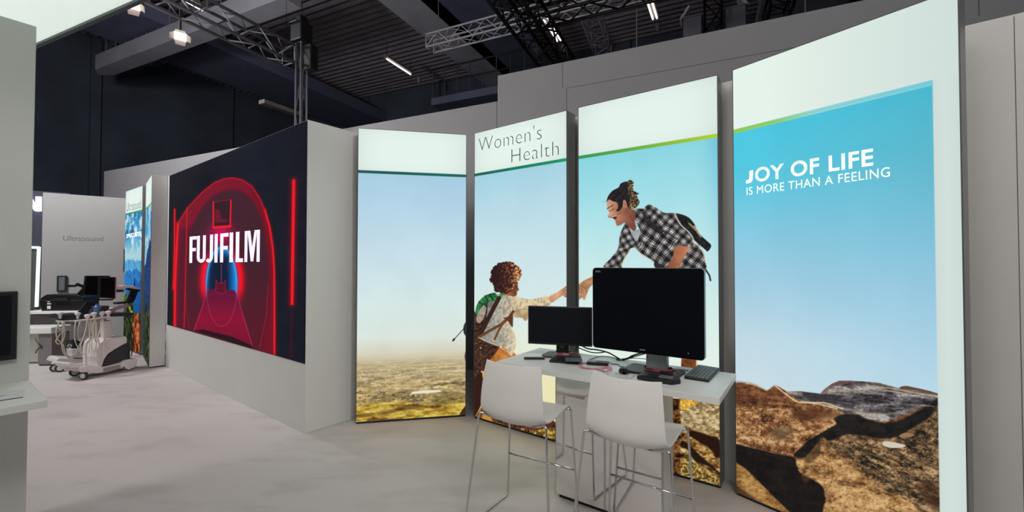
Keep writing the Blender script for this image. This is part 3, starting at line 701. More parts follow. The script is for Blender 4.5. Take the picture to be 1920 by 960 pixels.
    A.fill(C([(860, 478), (900, 474), (980, 444), (1060, 448), (1160, 466), (1262, 450), (1340, 400), (1420, 354), (1490, 302), (1490, 900), (1400, 900), (1330, 790), (1190, 730), (1080, 650), (980, 560), (900, 520)]), dr, 4)
    A.fill(C([(760, 560), (800, 520), (836, 470), (846, 500), (820, 560), (780, 590)]), (70, 48, 32), 3, amt=.7)
    for k in range(90):
        x0, y0 = rs.uniform(920, 1480), rs.uniform(470, 840); L0 = rs.uniform(14, 50)
        if y0 < 470 + abs(x0 - 1100) * .02 or y0 > 560 + (x0 - 900) * .9: continue
        A.line(C([(x0, y0), (x0 + L0 * .5, y0 + L0 * .16), (x0 + L0, y0 + L0 * .42)]), rs.uniform(.7, 2.4), (26, 22, 18) if k % 2 else (172, 138, 98), .6, .7)
    A.line(C([(900, 600), (912, 640), (900, 690), (872, 740)]), 1.2, (96, 66, 40), .7)
    A.fill(C([(1168, 480), (1190, 472), (1230, 478), (1290, 492), (1280, 504), (1222, 508), (1182, 498)]), (206, 200, 184), .8)
    A.fill(C([(1262, 440), (1300, 426), (1340, 438), (1310, 452), (1274, 454)]), (150, 116, 84), 1.2)
    A.fill(C([(1350, 700), (1420, 690), (1480, 720), (1480, 850), (1400, 800)]), (70, 40, 26), 5, amt=.55)
    # white border on the right, head field above
    a = np.clip((x - 1.0145) / .003, 0, 1)
    A.mix(a, np.array((210, 224, 220)) - 6 * np.abs(x - 1.06)[:, None] / .05)
    hd = z > ZL; kx = np.clip((x - .2) / .9, 0, 1)[:, None]
    A.c[hd] = (np.array((229, 243, 234)) * (1 - kx) + np.array((208, 222, 218)) * kx)[hd]  # uneven backlight put into the colour, dimmer to the right
    ln = np.clip((z - (ZL - 0.03)) / .004, 0, 1) * np.clip((ZL - z) / .004, 0, 1) * (x < 1.0145)
    g = ramp(x, [(0, (150, 205, 70)), (.28, (150, 208, 110)), (.5, (150, 216, 216)), (1, (120, 206, 224))])
    A.c = A.c * (1 - ln[:, None]) + g * ln[:, None]
    A.line([(1375, 247), (1748, 155)], .9, (120, 160, 130), .6)

t1, w1 = light_box('light_box', 'tall lit panel showing a hazy plain under empty sky, next to the white screen block', (-1.556, 4.288), (-0.482, 4.508), group='lit picture panels on the right')
picture('backlit_print', t1, 0.006, w1 - 0.006, 0.023, HT - 0.006, 300, 860, art_plain)
t2, w2 = light_box('light_box', 'tall lit panel headed Women\'s Health, with a curly-haired hiker seen from behind', (-0.394, 4.461), (0.489, 3.786), group='lit picture panels on the right')
picture('backlit_print', t2, 0.006, w2 - 0.006, 0.023, HT - 0.006, 330, 960, art_hiker)
t3, w3 = light_box('light_box', 'tall lit panel with a laughing hiker in a checked shirt, behind the big monitor', (0.578, 3.72), (1.489, 3.069), group='lit picture panels on the right')
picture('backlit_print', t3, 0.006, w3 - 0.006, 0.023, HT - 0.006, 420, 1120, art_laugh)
t4, w4 = light_box('light_box', 'rightmost and largest lit panel, reading Joy of Life over brown rocks', (1.555, 2.994), (2.2165, 2.0946), group='lit picture panels on the right')
picture('backlit_print', t4, 0.006, w4 - 0.006, 0.023, HT - 0.006, 520, 1320, art_rocks)

def local(t, x, y):
    """x, z on the front plane of a box at (x, y) of the photograph"""
    R = t.rotation_euler.to_matrix(); n = R @ Vector((0, 1, 0))
    q = onp(x, y, t.location, n); l = R.transposed() @ (q - t.location)
    return l.x, l.z
def words(name, body, t, pa, pb, pc, m, offset=0.0, spacing=1.0, y=-0.0045):
    """pa, pb: base line ends; pc: top of the first capital"""
    (xa, za), (xb, zb), (xc, zc) = local(t, *pa), local(t, *pb), local(t, *pc)
    return lettering(name, body, t, xa, xb, za, zb, zc - (za + (zb - za) * (xc - xa) / (xb - xa)), m, y, offset, spacing)
words('lettering', "Women's", t2, (898, 285), (1016, 261), (899, 260), M_INKD, -0.022, 1.06)
words('lettering', 'Health', t2, (959.5, 305.5), (1048, 291), (959.5, 280.5), M_INKD, -0.022, 1.06)
words('lettering', 'OY OF LIFE', t4, (1416.5, 341), (1638, 309.3), (1416.5, 315.5), M_INKW, 0.022, 1.08)
words('lettering', 'IS MORE THAN A FEELING', t4, (1400.6, 366), (1669, 331), (1400.6, 351.8), M_INKW, 0.0, 1.08)

# ---------------------------------------------------------------- screen block
LA = Vector((-1.945, 4.047, 0)); LU = Vector((-0.7946, 0.6071, 0)); LN = Vector((0.6071, 0.7946, 0))
LW = 4.335
o = thing('screen_block', 'white block carrying the big dark video screen with a red glowing scanner', 'video wall', LA + LU * LW, math.atan2(-LU.y, -LU.x))
blk = MB(); blk.span((0, 0, 0), (LW, 0.85, 2.972), bevel=0.003); blk.build('block', M_WHITE, o)
def art_scanner(A, x, z):
    X, Y = A.x, A.y
    A.c = ramp(np.clip(x / 4.2, 0, 1), [(0, (22, 22, 30)), (.5, (18, 19, 30)), (.75, (22, 26, 38)), (1, (20, 22, 34))])
    A.c += (fbm(X / 30, Y / 30, 3, 3)[:, None] - .5) * 8
    C = lambda P: crop(P, 2.4, 310, 300)
    outer = C([(34, 560), (44, 400), (52, 300), (70, 256), (110, 205), (170, 140), (220, 100), (262, 84), (300, 79), (345, 88), (388, 116), (420, 164), (448, 226), (470, 300), (484, 400), (490, 500), (492, 640), (493, 900), (250, 830), (36, 760)])
    A.fill(outer, (86, 20, 40), 1.2, smooth=False)
    A.fill(C([(52, 300), (70, 258), (110, 206), (170, 142), (220, 102), (262, 86), (300, 81), (345, 90), (388, 118), (420, 166), (446, 226), (430, 240), (398, 190), (350, 146), (300, 134), (250, 146), (196, 186), (150, 250), (110, 300)]), (128, 18, 42), 5, amt=.85)
    A.fill(C([(380, 120), (420, 166), (448, 228), (470, 306), (484, 400), (489, 520), (491, 900), (430, 850), (458, 740), (470, 600), (464, 450), (446, 330), (410, 220)]), (112, 14, 34), 4, amt=.85)
    inner = C([(92, 620), (96, 470), (112, 340), (146, 250), (196, 184), (252, 146), (304, 138), (350, 150), (400, 200), (436, 290), (456, 420), (462, 540), (458, 680), (440, 780), (422, 850), (250, 830), (104, 770)])
    A.fill(inner, ramp(np.clip((Y - 360) / 260, 0, 1), [(0, (66, 32, 46)), (.5, (64, 30, 42)), (1, (86, 22, 40))]), 2.5)
    # red glow round the bore
    cx, cy = 310 + 255 / 2.4, 300 + 545 / 2.4
    d = np.sqrt(((X - cx) / 40.0) ** 2 + ((Y - cy) / 72.0) ** 2)
    gl = np.exp(-((d - .86) / .20) ** 2) * np.clip(1.5 - np.abs(Y - (cy - 8)) / 42, 0, 1)
    A.mix(np.clip(gl, 0, 1) * A.inside(inner, 2), (252, 8, 34))
    g3 = np.exp(-(((X - cx + 2) / 22) ** 2 + ((Y - 440) / 20) ** 2)); A.mix(np.clip(g3 * .9, 0, 1), (214, 10, 90))
    # bore
    bx, by, rx, ry = 415.6, 538.0, 28.6, 74.0
    e = ((X - bx) / rx) ** 2 + ((Y - by) / ry) ** 2
    bore = (e < 1) & (Y < 546 + (X - bx) * .1)
    bcol = ramp(np.clip((X - bx) / rx, -1, 1), [(-1, (16, 70, 120)), (-.7, (10, 34, 62)), (-.2, (12, 24, 46)), (.35, (12, 30, 62)), (.7, (14, 96, 168)), (1, (30, 150, 230))])
    A.c[bore] = bcol[bore]
    tp = np.exp(-((Y - 468) / 12.0) ** 2) * (e < 1.02); A.mix(np.clip(tp * .8, 0, 1), (40, 130, 200))
    # couch
    couch = C([(188, 590), (200, 580), (310, 586), (322, 602), (394, 842), (250, 806), (126, 768)])
    A.fill(couch, ramp(np.clip((Y - 545) / 100, 0, 1), [(0, (96, 16, 56)), (.5, (136, 14, 50)), (1, (120, 14, 42))]), 1.0, smooth=False)
    A.fill(C([(130, 768), (170, 762), (300, 795), (392, 836), (392, 850), (250, 806)]), (40, 16, 26), 1.0, smooth=False)
    A.fill(C([(224, 590), (228, 538), (238, 556), (264, 552), (270, 540), (273, 600), (246, 604)]), (92, 14, 42), .6, smooth=False)
    A.line(C([(226, 592), (229, 540), (240, 556), (264, 552), (270, 541), (272, 598), (248, 603), (226, 592)]), .9, (190, 30, 60), .8)
    A.line(C([(252, 470), (252, 552)]), 2.0, (118, 52, 82), .9); A.line(C([(282, 450), (282, 496)]), 1.2, (90, 60, 92), .7)
    # ring of light
    th = np.linspace(0, 2 * math.pi, 90)
    ring = np.stack([bx + rx * np.cos(th), by + ry * np.sin(th)], -1)
    dr = A.line(ring, 1.1, (150, 70, 110), .7)
    up = np.clip((560 - Y) / 40, 0, 1)
    A.mix(np.clip(1 - dr / 1.5, 0, 1) * up, (130, 214, 255)); A.mix(np.exp(-(dr / 4.0) ** 2) * up * .55, (30, 150, 240))
    for P in (((186, 600), (156, 690), (128, 768)), ((322, 602), (356, 720), (392, 838))): A.line(C(P), 1.0, (196, 60, 96), .8)
    # window on the gantry
    A.fill(C([(218, 192), (294, 178), (292, 300), (218, 306)]), (52, 26, 36), .6, smooth=False)
    A.fill(C([(224, 222), (244, 226), (250, 262), (280, 268), (280, 278), (224, 282)]), (110, 20, 46), 1.2, smooth=False)
    A.line(C([(216, 188), (216, 304), (292, 298), (295, 180)]), 2.6, (238, 24, 38), 1); A.line(C([(216, 304), (292, 298)]), 4.4, (252, 18, 28), 1)
    A.line(C([(216, 188), (295, 179)]), 1.2, (150, 24, 48), .8)
    for xx in (233, 266): A.line(C([(xx, 306), (xx, 330)]), 1.0, (170, 30, 60), .8)
    # neon lines
    def neon(P, wd, amt=1.0):
        d = A.line(C(P), wd, (255, 30, 34), amt); A.mix(np.exp(-(d / (wd * 1.3)) ** 2) * .45 * amt, (220, 10, 30))
    neon([(42, 222), (41, 400), (36, 580)], 2.2); neon([(56, 286), (50, 420), (44, 560), (42, 746)], 3.4); neon([(97, 214), (94, 420), (84, 756)], 1.2, .75)
    neon([(578, 94), (575, 300), (572, 500), (570, 646)], 5.6)
    A.line(C([(570, 686), (567, 790), (564, 890)]), 4.6, (66, 14, 30), .8, 1.5)
    neon([(448, 226), (470, 304), (484, 400), (490, 500), (491, 640), (491, 872)], 2.8)
    neon([(60, 280), (104, 212), (170, 142), (222, 102), (262, 86), (304, 81), (346, 90), (388, 118), (424, 172), (448, 226)], 1.4, .6)
    A.line(C([(92, 600), (96, 690), (110, 765)]), .9, (190, 24, 46), .6); A.line(C([(462, 560), (456, 690), (424, 850)]), 1.0, (214, 26, 46), .7)
def ll(x, y): return local(o, x, y)
sx0, sz0 = ll(314.5, 609.5); sx1 = LW - 0.012
sc_ = MB(); sc_.span((sx0 - .004, -0.006, 0.655), (sx1 + .004, 0.004, 2.966)); scr = sc_.build('video_screen', M_BLACK, o)
pic = picture('screen_image', o, sx0, sx1, 0.66, 2.962, 460, 800, art_scanner, y=-0.0085); 
# capital letters of the title, drawn stroke by stroke: x and y as in the enlarged photograph, top and foot lines straight
M_TITLE = mat('pink_white_lit_letter', (240, 206, 250), 0.8, emit=0.95)
def tl(x, v):
    a = local(o, 340 + x / 4.8, 420 + (116 - (x - 80) * 64 / 632) / 4.8); b = local(o, 340 + x / 4.8, 420 + (350 - (x - 80) * 10 / 632) / 4.8)
    return b[0], b[1] + (a[1] - b[1]) * v
def stroke(mb, P):
    q = [tl(x, v) for x, v in P]; mb.prism([(a, b) for a, b in q], (0, -0.0105, 0), (1, 0, 0), (0, 0, 1), (0, 1, 0), 0.0015)
mb = MB()
R_ = lambda x0, x1, v0, v1: stroke(mb, [(x0, v0), (x1, v0), (x1, v1), (x0, v1)])
def arc(x0, x1, wd, v0, half=False):
    cx, rx = (x0 + x1) / 2, (x1 - x0) / 2; n = 10; pr = None
    a0 = math.pi; a1 = 2 * math.pi
    for k in range(n + 1):
        a = a0 + (a1 - a0) * k / n
        p = ((cx + rx * math.cos(a), v0 + v0 * math.sin(a)), (cx + (rx - wd) * math.cos(a), v0 + (v0 - .12) * math.sin(a)))
        if pr and not (half and k < 3): stroke(mb, [pr[0], p[0], p[1], pr[1]])
        pr = p
R_(80, 104, 0, 1); R_(104, 142, .88, 1); R_(104, 136, .44, .56)
R_(147, 171, .2, 1); R_(201, 225, .2, 1); arc(147, 225, 24, .2)
R_(264, 290, .2, 1); arc(222, 290, 26, .2, True)
R_(306, 332, 0, 1)
R_(357, 383, 0, 1); R_(383, 430, .88, 1); R_(383, 424, .44, .56)
R_(441, 471, 0, 1)
R_(497, 527, 0, 1); R_(527, 562, 0, .12)
R_(577, 601, 0, 1); R_(686, 712, 0, 1)
stroke(mb, [(601, 1), (625, 1), (650, .3), (640, .02), (633, .02)]); stroke(mb, [(686, 1), (665, 1), (640, .3), (640, .02), (655, .02)])
mb.build('title_letters', M_TITLE, o)
# the first capital of the slogan, which stands on the line here
def jl(x, y): return local(t4, 1360 + x / 3.2, 200 + y / 3.2)
mb = MB(); JP = [(146, 386), (168, 380), (167, 424), (165, 440), (158, 452), (146, 459), (125, 461), (125, 443), (137, 441), (144, 434), (146, 424)]
mb.prism([jl(*p) for p in JP], (0, -0.0045, 0), (1, 0, 0), (0, 0, 1), (0, 1, 0), 0.001); mb.build('lettering', M_INKW, t4)
# ---------------------------------------------------------------- table
TZ = 0.92; TE = 0.9212
M_TOP = mat('white_laminate', (222, 221, 215), 0.38, nscale=30, namt=0.015)
M_SHELL = mat('white_polypropylene', (226, 222, 218), 0.36, nscale=8, namt=0.01)
M_CHROME = mat('chrome_rod', (205, 203, 200), 0.14, 1.0, nscale=20, namt=0.03)
M_MIRROR = mat('mirror_polished_panel', (238, 234, 232), 0.05, 0.95, nscale=3, namt=0.03)
M_EDGE = mat('bright_panel_edge', (176, 176, 172), 0.35, 0.2)
M_SCREEN = mat('switched_off_screen', (7, 9, 16), 0.30, nscale=3, namt=0.1, spec=0.08)
M_SCREEN2 = mat('switched_off_matt_screen', (20, 22, 28), 0.42, nscale=3, namt=0.1, spec=0.12)
M_SILVER = mat('silver_plastic', (140, 148, 148), 0.35, 0.5)
M_GREYK = mat('grey_key', (92, 99, 101), 0.5)
M_KEY = mat('black_key', (26, 27, 30), 0.5)
M_PINK = mat('pink_ribbon', (214, 138, 146), 0.8, nscale=80, namt=0.1)
M_INKB = mat('black_ink', (28, 22, 26), 0.9)
M_PAPER = mat('coated_paper', (206, 208, 206), 0.5, nscale=20, namt=0.03)
M_GREYP = mat('mid_grey_plastic', (92, 98, 98), 0.45)
M_CABLE = mat('black_cable', (16, 17, 17), 0.5)
M_BADGE = mat('grey_badge', (120, 124, 130), 0.5)
M_DOT = mat('white_dot', (230, 232, 235), 0.5)
TA = -0.6088
tbl = thing('counter_table', 'white high table with mirror-fronted pedestal carrying the two monitors', 'table', (0.6395, 2.8285, 0), TA)
MB().span((-0.711, -0.2955, TZ - 0.036), (0.711, 0.2955, TZ), bevel=0.002).build('tabletop', M_TOP, tbl)
MB().span((-0.345, -0.078, 0.03), (0.355, 0.20, TZ - 0.036)).build('pedestal', M_TOP, tbl)
MB().span((-0.335, -0.065, 0.0), (0.345, 0.19, 0.03)).build('plinth', M_BASE, tbl)
for a, b in ((-0.351, 0.0), (0.010, 0.361)):
    dr = MB().span((a, -0.0895, 0.032), (b, -0.078, TZ - 0.038), bevel=0.0015).build('mirror_door', M_MIRROR, tbl)
    e = MB(); e.span((a, -0.0905, 0.032), (a + 0.004, -0.0890, TZ - 0.038)); e.span((b, -0.0895, 0.032), (b + 0.010, -0.0795, TZ - 0.038))
    e.build('bright_edge', M_EDGE, dr)
gr = MB(); gr.lathe([(0.0, 0.0), (0.030, 0.0), (0.030, 0.004), (0.022, 0.006), (0.0, 0.006)], (0, 0, 0), 20)
def tloc(x, y): 
    d = Vector((x, y, 0)) - Vector((0.6395, 2.8285, 0)); c, s = math.cos(TA), math.sin(TA)
    return Vector((d.x * c + d.y * s, -d.x * s + d.y * c, 0))
g_ = gr.build('cable_grommet', M_BLACK, tbl); gp = at(1163, 675, TZ); g_.location = tloc(gp.x, gp.y) + Vector((0, 0, TZ - 0.0005))

# ---------------------------------------------------------------- stools
ZS, ZT = 0.706, 1.016
def fillet(pts, r, n=5):
    out = [Vector(pts[0])]
    for i in range(1, len(pts) - 1):
        p, a, b = Vector(pts[i]), Vector(pts[i - 1]), Vector(pts[i + 1])
        rr = min(r, (a - p).length * .45, (b - p).length * .45)
        s = p + (a - p).normalized() * rr; e = p + (b - p).normalized() * rr
        for k in range(n + 1):
            t = k / n; out.append(s * (1 - t) ** 2 + p * 2 * t * (1 - t) + e * t * t)
    out.append(Vector(pts[-1])); return out
def spline(P, t):
    n = len(P) - 1; f = min(max(t, 0), 1) * n; i = min(int(f), n - 1); u = f - i
    p0, p1, p2, p3 = (P[max(i - 1, 0)], P[i], P[i + 1], P[min(i + 2, n)])
    return tuple(0.5 * (2 * b + (c - a) * u + (2 * a - 5 * b + 4 * c - d) * u * u + (3 * b - a - 3 * c + d) * u ** 3) for a, b, c, d in zip(p0, p1, p2, p3))
# side view of the shell: y, z, half width, sag of the middle against the edges (down on the seat, back on the back)
PROF = [(0.232, 0.668, 0.195, 0.004), (0.205, 0.694, 0.203, 0.010), (0.12, 0.700, 0.210, 0.026), (0.0, 0.694, 0.214, 0.038), (-0.10, 0.690, 0.216, 0.042),
        (-0.165, 0.708, 0.216, 0.042), (-0.186, 0.755, 0.213, 0.040), (-0.186, 0.84, 0.206, 0.036), (-0.176, 0.93, 0.197, 0.040), (-0.160, ZT, 0.187, 0.040)]
def shell(u, v):
    y, z, hw, sag = spline(PROF, v)
    y2, z2, _, _ = spline(PROF, min(v + .01, 1)); y1, z1, _, _ = spline(PROF, max(v - .01, 0))
    ty, tz = y2 - y1, z2 - z1; L = math.hypot(ty, tz) + 1e-9
    ny, nz = tz / L, -ty / L                    # towards the outside (down, then back)
    if ny * -1 > 0 and nz < 0: pass
    s = u * 2 - 1
    k = (1 - s * s) * sag
    sgn = -1 if nz > 0 and v < .5 else 1
    return Vector((s * hw, y - abs(ny) * k * (1 if v > .35 else 0) , z - abs(nz) * k))
def make_stool(label):
    t = thing('counter_stool', label, 'stool', group='white shell stools at the high table')
    m = MB().grid(shell, 22, 40)
    m.build('seat_shell', M_SHELL, t, smooth=True, mods=[('SOLIDIFY', dict(thickness=0.009, offset=0.0)), ('BEVEL', dict(width=0.003, segments=2, limit_method='ANGLE')), ('SUBSURF', dict(levels=1, render_levels=1))])
    r = 0.0068
    for s in (-1, 1):
        rear_top = (s * 0.226, -0.184, 0.700); front_top = (s * 0.222, 0.178, 0.693)
        pts = [(s * 0.10, -0.10, 0.640), (s * 0.17, -0.150, 0.668), rear_top, (s * 0.283, -0.258, 0.007), (s * 0.259, 0.212, 0.007), front_top, (s * 0.17, 0.150, 0.672), (s * 0.10, 0.10, 0.650)]
        MB().tube(fillet(pts, 0.030), r, 10).build('sled_leg', M_CHROME, t, smooth=True)
    MB().tube([(-0.10, -0.10, 0.640), (0.10, -0.10, 0.640)], r, 10).tube([(-0.10, 0.10, 0.650), (0.10, 0.10, 0.650)], r, 10).tube([(-0.10, -0.10, 0.640), (-0.10, 0.10, 0.650)], r, 8).tube([(0.10, -0.10, 0.640), (0.10, 0.10, 0.650)], r, 8).build('seat_frame', M_CHROME, t, smooth=True)
    fr = lambda s, k: (s * (0.222 + 0.037 * k), 0.178 + 0.034 * k, 0.693 - 0.686 * k)
    MB().tube([fr(-1, .576), fr(1, .576)], r, 10).build('footrest', M_CHROME, t, smooth=True)
    return t
st1 = make_stool('white shell stool on chrome sled legs, left one, in front of the small monitor')
st1.location = (0.090, 2.675, 0); st1.rotation_euler = (0, 0, -0.534)
st2 = copy_tree(st1); st2['label'] = 'white shell stool on chrome sled legs, nearer one, in front of the big monitor'
st2.location = (0.689, 2.369, 0); st2.rotation_euler = (0, 0, -0.633)

# ---------------------------------------------------------------- monitors
A1 = math.radians(-35.9)
ex = Vector((math.cos(A1), math.sin(A1), 0)); ey = Vector((-math.sin(A1), math.cos(A1), 0))
bm_c = Vector((0.815, 2.636, 0))
big = thing('monitor', 'big black monitor with silver rim and silver stand on the high table', 'monitor', bm_c + Vector((0, 0, TZ + .001)), A1)
def rrect(x0, x1, z0, z1, r, n=5):
    P = []
    for cx, cz, a0 in ((x1 - r, z0 + r, -90), (x1 - r, z1 - r, 0), (x0 + r, z1 - r, 90), (x0 + r, z0 + r, 180)):
        for k in range(n + 1):
            a = math.radians(a0 + 90 * k / n); P.append((cx + r * math.cos(a), cz + r * math.sin(a)))
    return P
BW, BZ0, BZ1 = 0.345, 0.128, 0.655
MB().prism(rrect(-BW, BW, BZ0, BZ1, 0.022), (0, 0.002, 0), (1, 0, 0), (0, 0, 1), (0, 1, 0), 0.032).build('silver_rim', M_SILVER, big, smooth='auto')
MB().prism(rrect(-BW + .002, BW - .002, BZ0 + .002, BZ1 - .002, 0.021), (0, -0.004, 0), (1, 0, 0), (0, 0, 1), (0, 1, 0), 0.0065).build('screen_glass', M_SCREEN, big)
MB().prism(rrect(-BW + .05, BW - .05, BZ0 + .05, BZ1 - .05, 0.03), (0, 0.034, 0), (1, 0, 0), (0, 0, 1), (0, 1, 0), 0.035).build('rear_housing', M_BLACK, big)
lg = MB(); 
for k in range(3): lg.span((-BW + .022, -0.0055, BZ1 - .030 + k * .004), (-BW + .060 - k * .004, -0.004, BZ1 - .0275 + k * .004))
lg.build('corner_badge', M_BADGE, big)
MB().span((-0.028, -0.0055, BZ0 + .020), (0.006, -0.004, BZ0 + .0265)).build('maker_badge', M_BADGE, big)
MB().cyl((0.257, -0.0055, BZ0 + .034), (0.257, -0.004, BZ0 + .034), 0.0025, 10).build('power_light', M_DOT, big)
col = MB(); col.span((-0.015, 0.068, 0.016), (0.115, 0.115, 0.40), bevel=0.006); col.build('stand_column', M_SILVER, big)
bs = MB(); bs.prism(rrect(-0.150, 0.195, -0.020, 0.205, 0.03), (0.0, 0.0, 0.0), (1, 0, 0), (0, 1, 0), (0, 0, 1), 0.016); bs.build('stand_base', M_BLACK, big, mods=[('BEVEL', dict(width=0.006, segments=2, limit_method='ANGLE'))])

A2 = math.radians(-15.8)
small = thing('monitor', 'smaller black monitor on a black stand at the left end of the high table', 'monitor', Vector((0.345, 3.113, TZ + .001)), A2)
SW, SZ0, SZ1 = 0.235, 0.088, 0.368
MB().span((-SW, 0.002, SZ0), (SW, 0.030, SZ1), bevel=0.004).build('bezel', M_BLACK, small)
MB().span((-SW + .010, 0.0005, SZ0 + .016), (SW - .010, 0.004, SZ1 - .010)).build('screen_panel', M_SCREEN2, small)
MB().span((-SW + .05, 0.03, SZ0 + .04), (SW - .05, 0.06, SZ1 - .05), bevel=0.012).build('rear_housing', M_BLACK, small)
MB().span((-0.032, 0.050, 0.012), (0.062, 0.078, 0.24), bevel=0.003).build('stand_column', M_BLACK, small)
MB().prism([(-0.135, 0.025), (-0.105, 0.16), (0.125, 0.16), (0.155, 0.025), (0.13, -0.03), (-0.11, -0.03)], (0, 0, 0), (1, 0, 0), (0, 1, 0), (0, 0, 1), 0.011).build('stand_base', M_BLACK, small, mods=[('BEVEL', dict(width=0.004, segments=2, limit_method='ANGLE'))])
MB().prism([(0.017 * math.cos(k * math.pi / 10), 0.0075 * math.sin(k * math.pi / 10)) for k in range(20)], (0.010, 0.0485, 0.068), (1, 0, 0), (0, 0, 1), (0, 1, 0), 0.002).build('oval_badge', M_BADGE, small)
MB().cyl((SW - .012, 0.0005, SZ0 + .007), (SW - .012, 0.002, SZ0 + .007), 0.0022, 8).build('power_light', M_DOT, small)

# ---------------------------------------------------------------- things lying on the table
def on_table(name, label, cat, x, y, rz, z=TZ, group=None): return thing(name, label, cat, (x, y, z + .001), rz, group)
p0, p1 = at(982.5, 673.5, TZ), at(1021, 673.5, TZ); d = p1 - p0
rm = on_table('remote_control', 'slim black remote bar lying alone at the left end of the table', 'remote', *((p0 + p1) / 2).xy, math.atan2(d.y, d.x))
MB().span((-d.length / 2, -0.017, 0), (d.length / 2, 0.017, 0.013), bevel=0.003).build('case', M_BLACK, rm)
bt = MB()
for k in range(5): bt.span((-d.length / 2 + .02 + k * .016, -0.006, 0.0125), (-d.length / 2 + .03 + k * .016, 0.006, 0.0142))
bt.build('button_row', M_KEY, rm)

def keyboard(name, label, c, rz, w, h, mc, mk, rows, group=None, th=0.012, tilt=0.008):
    t = on_table(name, label, 'keyboard', c.x, c.y, rz, TZ, group)
    b = MB(); b.prism([(-h / 2, 0), (h / 2, 0), (h / 2, th + tilt), (-h / 2, th)], (-w / 2, 0, 0), (0, 1, 0), (0, 0, 1), (1, 0, 0), w)
    b.build('case', mc, t, mods=[('BEVEL', dict(width=0.003, segments=2, limit_method='ANGLE'))])
    kp = (h - .014) / rows
    for r in range(rows):
        m = MB(); y0 = -h / 2 + .007 + r * kp; n = 15; kw = (w - .014) / n; x = -w / 2 + .007
        z0 = th + tilt * (y0 + h / 2) / h - .001
        while x < w / 2 - .008:
            k = kw * (5 if (r == 0 and -w / 6 < x < w / 8) else (1.5 if random.random() < .15 else 1))
            k = min(k, w / 2 - .007 - x); m.span((x + .0012, y0 + .0012, z0), (x + k - .0012, y0 + kp - .0012, z0 + .0045)); x += k
        m.build('key_row', mk, t)
    return t
c = (at(1029, 680, TZ) + at(1086, 684.5, TZ)) / 2; d = at(1086, 684.5, TZ) - at(1029, 680, TZ)
nrm = Vector((-d.y, d.x, 0)).normalized()
keyboard('keyboard', 'black keyboard lying under the smaller monitor', c + nrm * 0.060, math.atan2(d.y, d.x), d.length, 0.105, M_BLACK, M_KEY, 5, 'keyboards on the table')
# turned keyboard at the right end, long side pointing away from us
ka, kb, kc, kd = at(1285, 709, TZ), at(1327, 719, TZ), at(1349, 696, TZ), at(1310, 688, TZ)
dd = ((kd - ka) + (kc - kb)) / 2
keyboard('keyboard', 'dark grey keyboard turned sideways at the right end of the table', (ka + kb + kc + kd) / 4, math.atan2(dd.y, dd.x), dd.length, 0.135, M_BLACK, M_GREYK, 6, 'keyboards on the table', 0.014, 0.004)
# grey slab on the small keyboard
q0, q1 = at(1060, 676.5, TZ + .024), at(1092, 678, TZ + .024); d = q1 - q0
ph = on_table('folded_notebook', 'thin grey folder lying on the right end of the black keyboard', 'folder', *((q0 + q1) / 2).xy, math.atan2(d.y, d.x) + .08, TZ + 0.0245)
MB().span((-d.length / 2, -0.02, 0), (d.length / 2, 0.05, 0.004), bevel=0.001).build('lower_cover', M_GREYP, ph); MB().prism([(-0.02, 0.004), (0.05, 0.004), (0.05, 0.0115), (-0.02, 0.005)], (-d.length / 2, 0, 0), (0, 1, 0), (0, 0, 1), (1, 0, 0), d.length * .94).build('upper_cover', M_GREYP, ph)
# small control box
q0, q1 = at(1100, 684, TZ), at(1140, 687, TZ); d = q1 - q0
hb = on_table('control_box', 'small black and grey button box beside the pink ribbon', 'keypad', *((q0 + q1) / 2 + Vector((-d.y, d.x, 0)).normalized() * 0.03).xy, math.atan2(d.y, d.x))
MB().span((-d.length / 2, -0.032, 0), (d.length / 2, 0.035, 0.020), bevel=0.003).build('case', M_BLACK, hb)
MB().span((-d.length / 2 + .004, -0.026, 0.0195), (-0.01, 0.030, 0.0215)).build('display', mat('grey_display', (136, 142, 142), 0.4), hb); k_ = MB()
for i in range(4):
    for j in range(2): k_.span((0.002 + i * .018, -0.022 + j * .026, 0.0195), (0.016 + i * .018, -0.002 + j * .026, 0.0225))
k_.build('button_pad', M_GREYP, hb)
# mouse and its mat
mp_ = at(1166, 704, TZ)
mm = on_table('mouse_mat', 'pale printed sheet under the black mouse', 'mouse mat', mp_.x, mp_.y, TA)
MB().span((-0.10, -0.06, 0), (0.075, 0.045, 0.0018)).build('sheet', M_PAPER, mm)
sp_ = MB(); rs = random.Random(5)
for k in range(26):
    x, y = rs.uniform(-.095, .07), rs.uniform(-.055, .038); s = rs.uniform(.002, .006); sp_.span((x, y, 0.0016), (x + s * 1.6, y + s, 0.0022))
sp_.build('printed_specks', M_INKD, mm)['kind'] = 'stuff'
ms = on_table('computer_mouse', 'black computer mouse in front of the big monitor base', 'mouse', at(1171, 699, TZ).x - .006, at(1171, 699, TZ).y - .006, TA + .35, TZ + 0.002)
def mbody(u, v):
    a = u * 2 * math.pi; y = (v - .5) * .115; k = math.sin(math.pi * min(max(v, .02), .98)) ** .45
    return Vector((math.cos(a) * .032 * k, y, max(math.sin(a), -.35) * .026 * k * (1.1 - .35 * v) + .0092))
MB().grid(mbody, 24, 16).build('body', M_BLACK, ms, smooth=True)
MB().cyl((-0.003, 0.030, 0.028), (0.003, 0.030, 0.028), 0.006, 12).build('scroll_wheel', M_GREYP, ms)
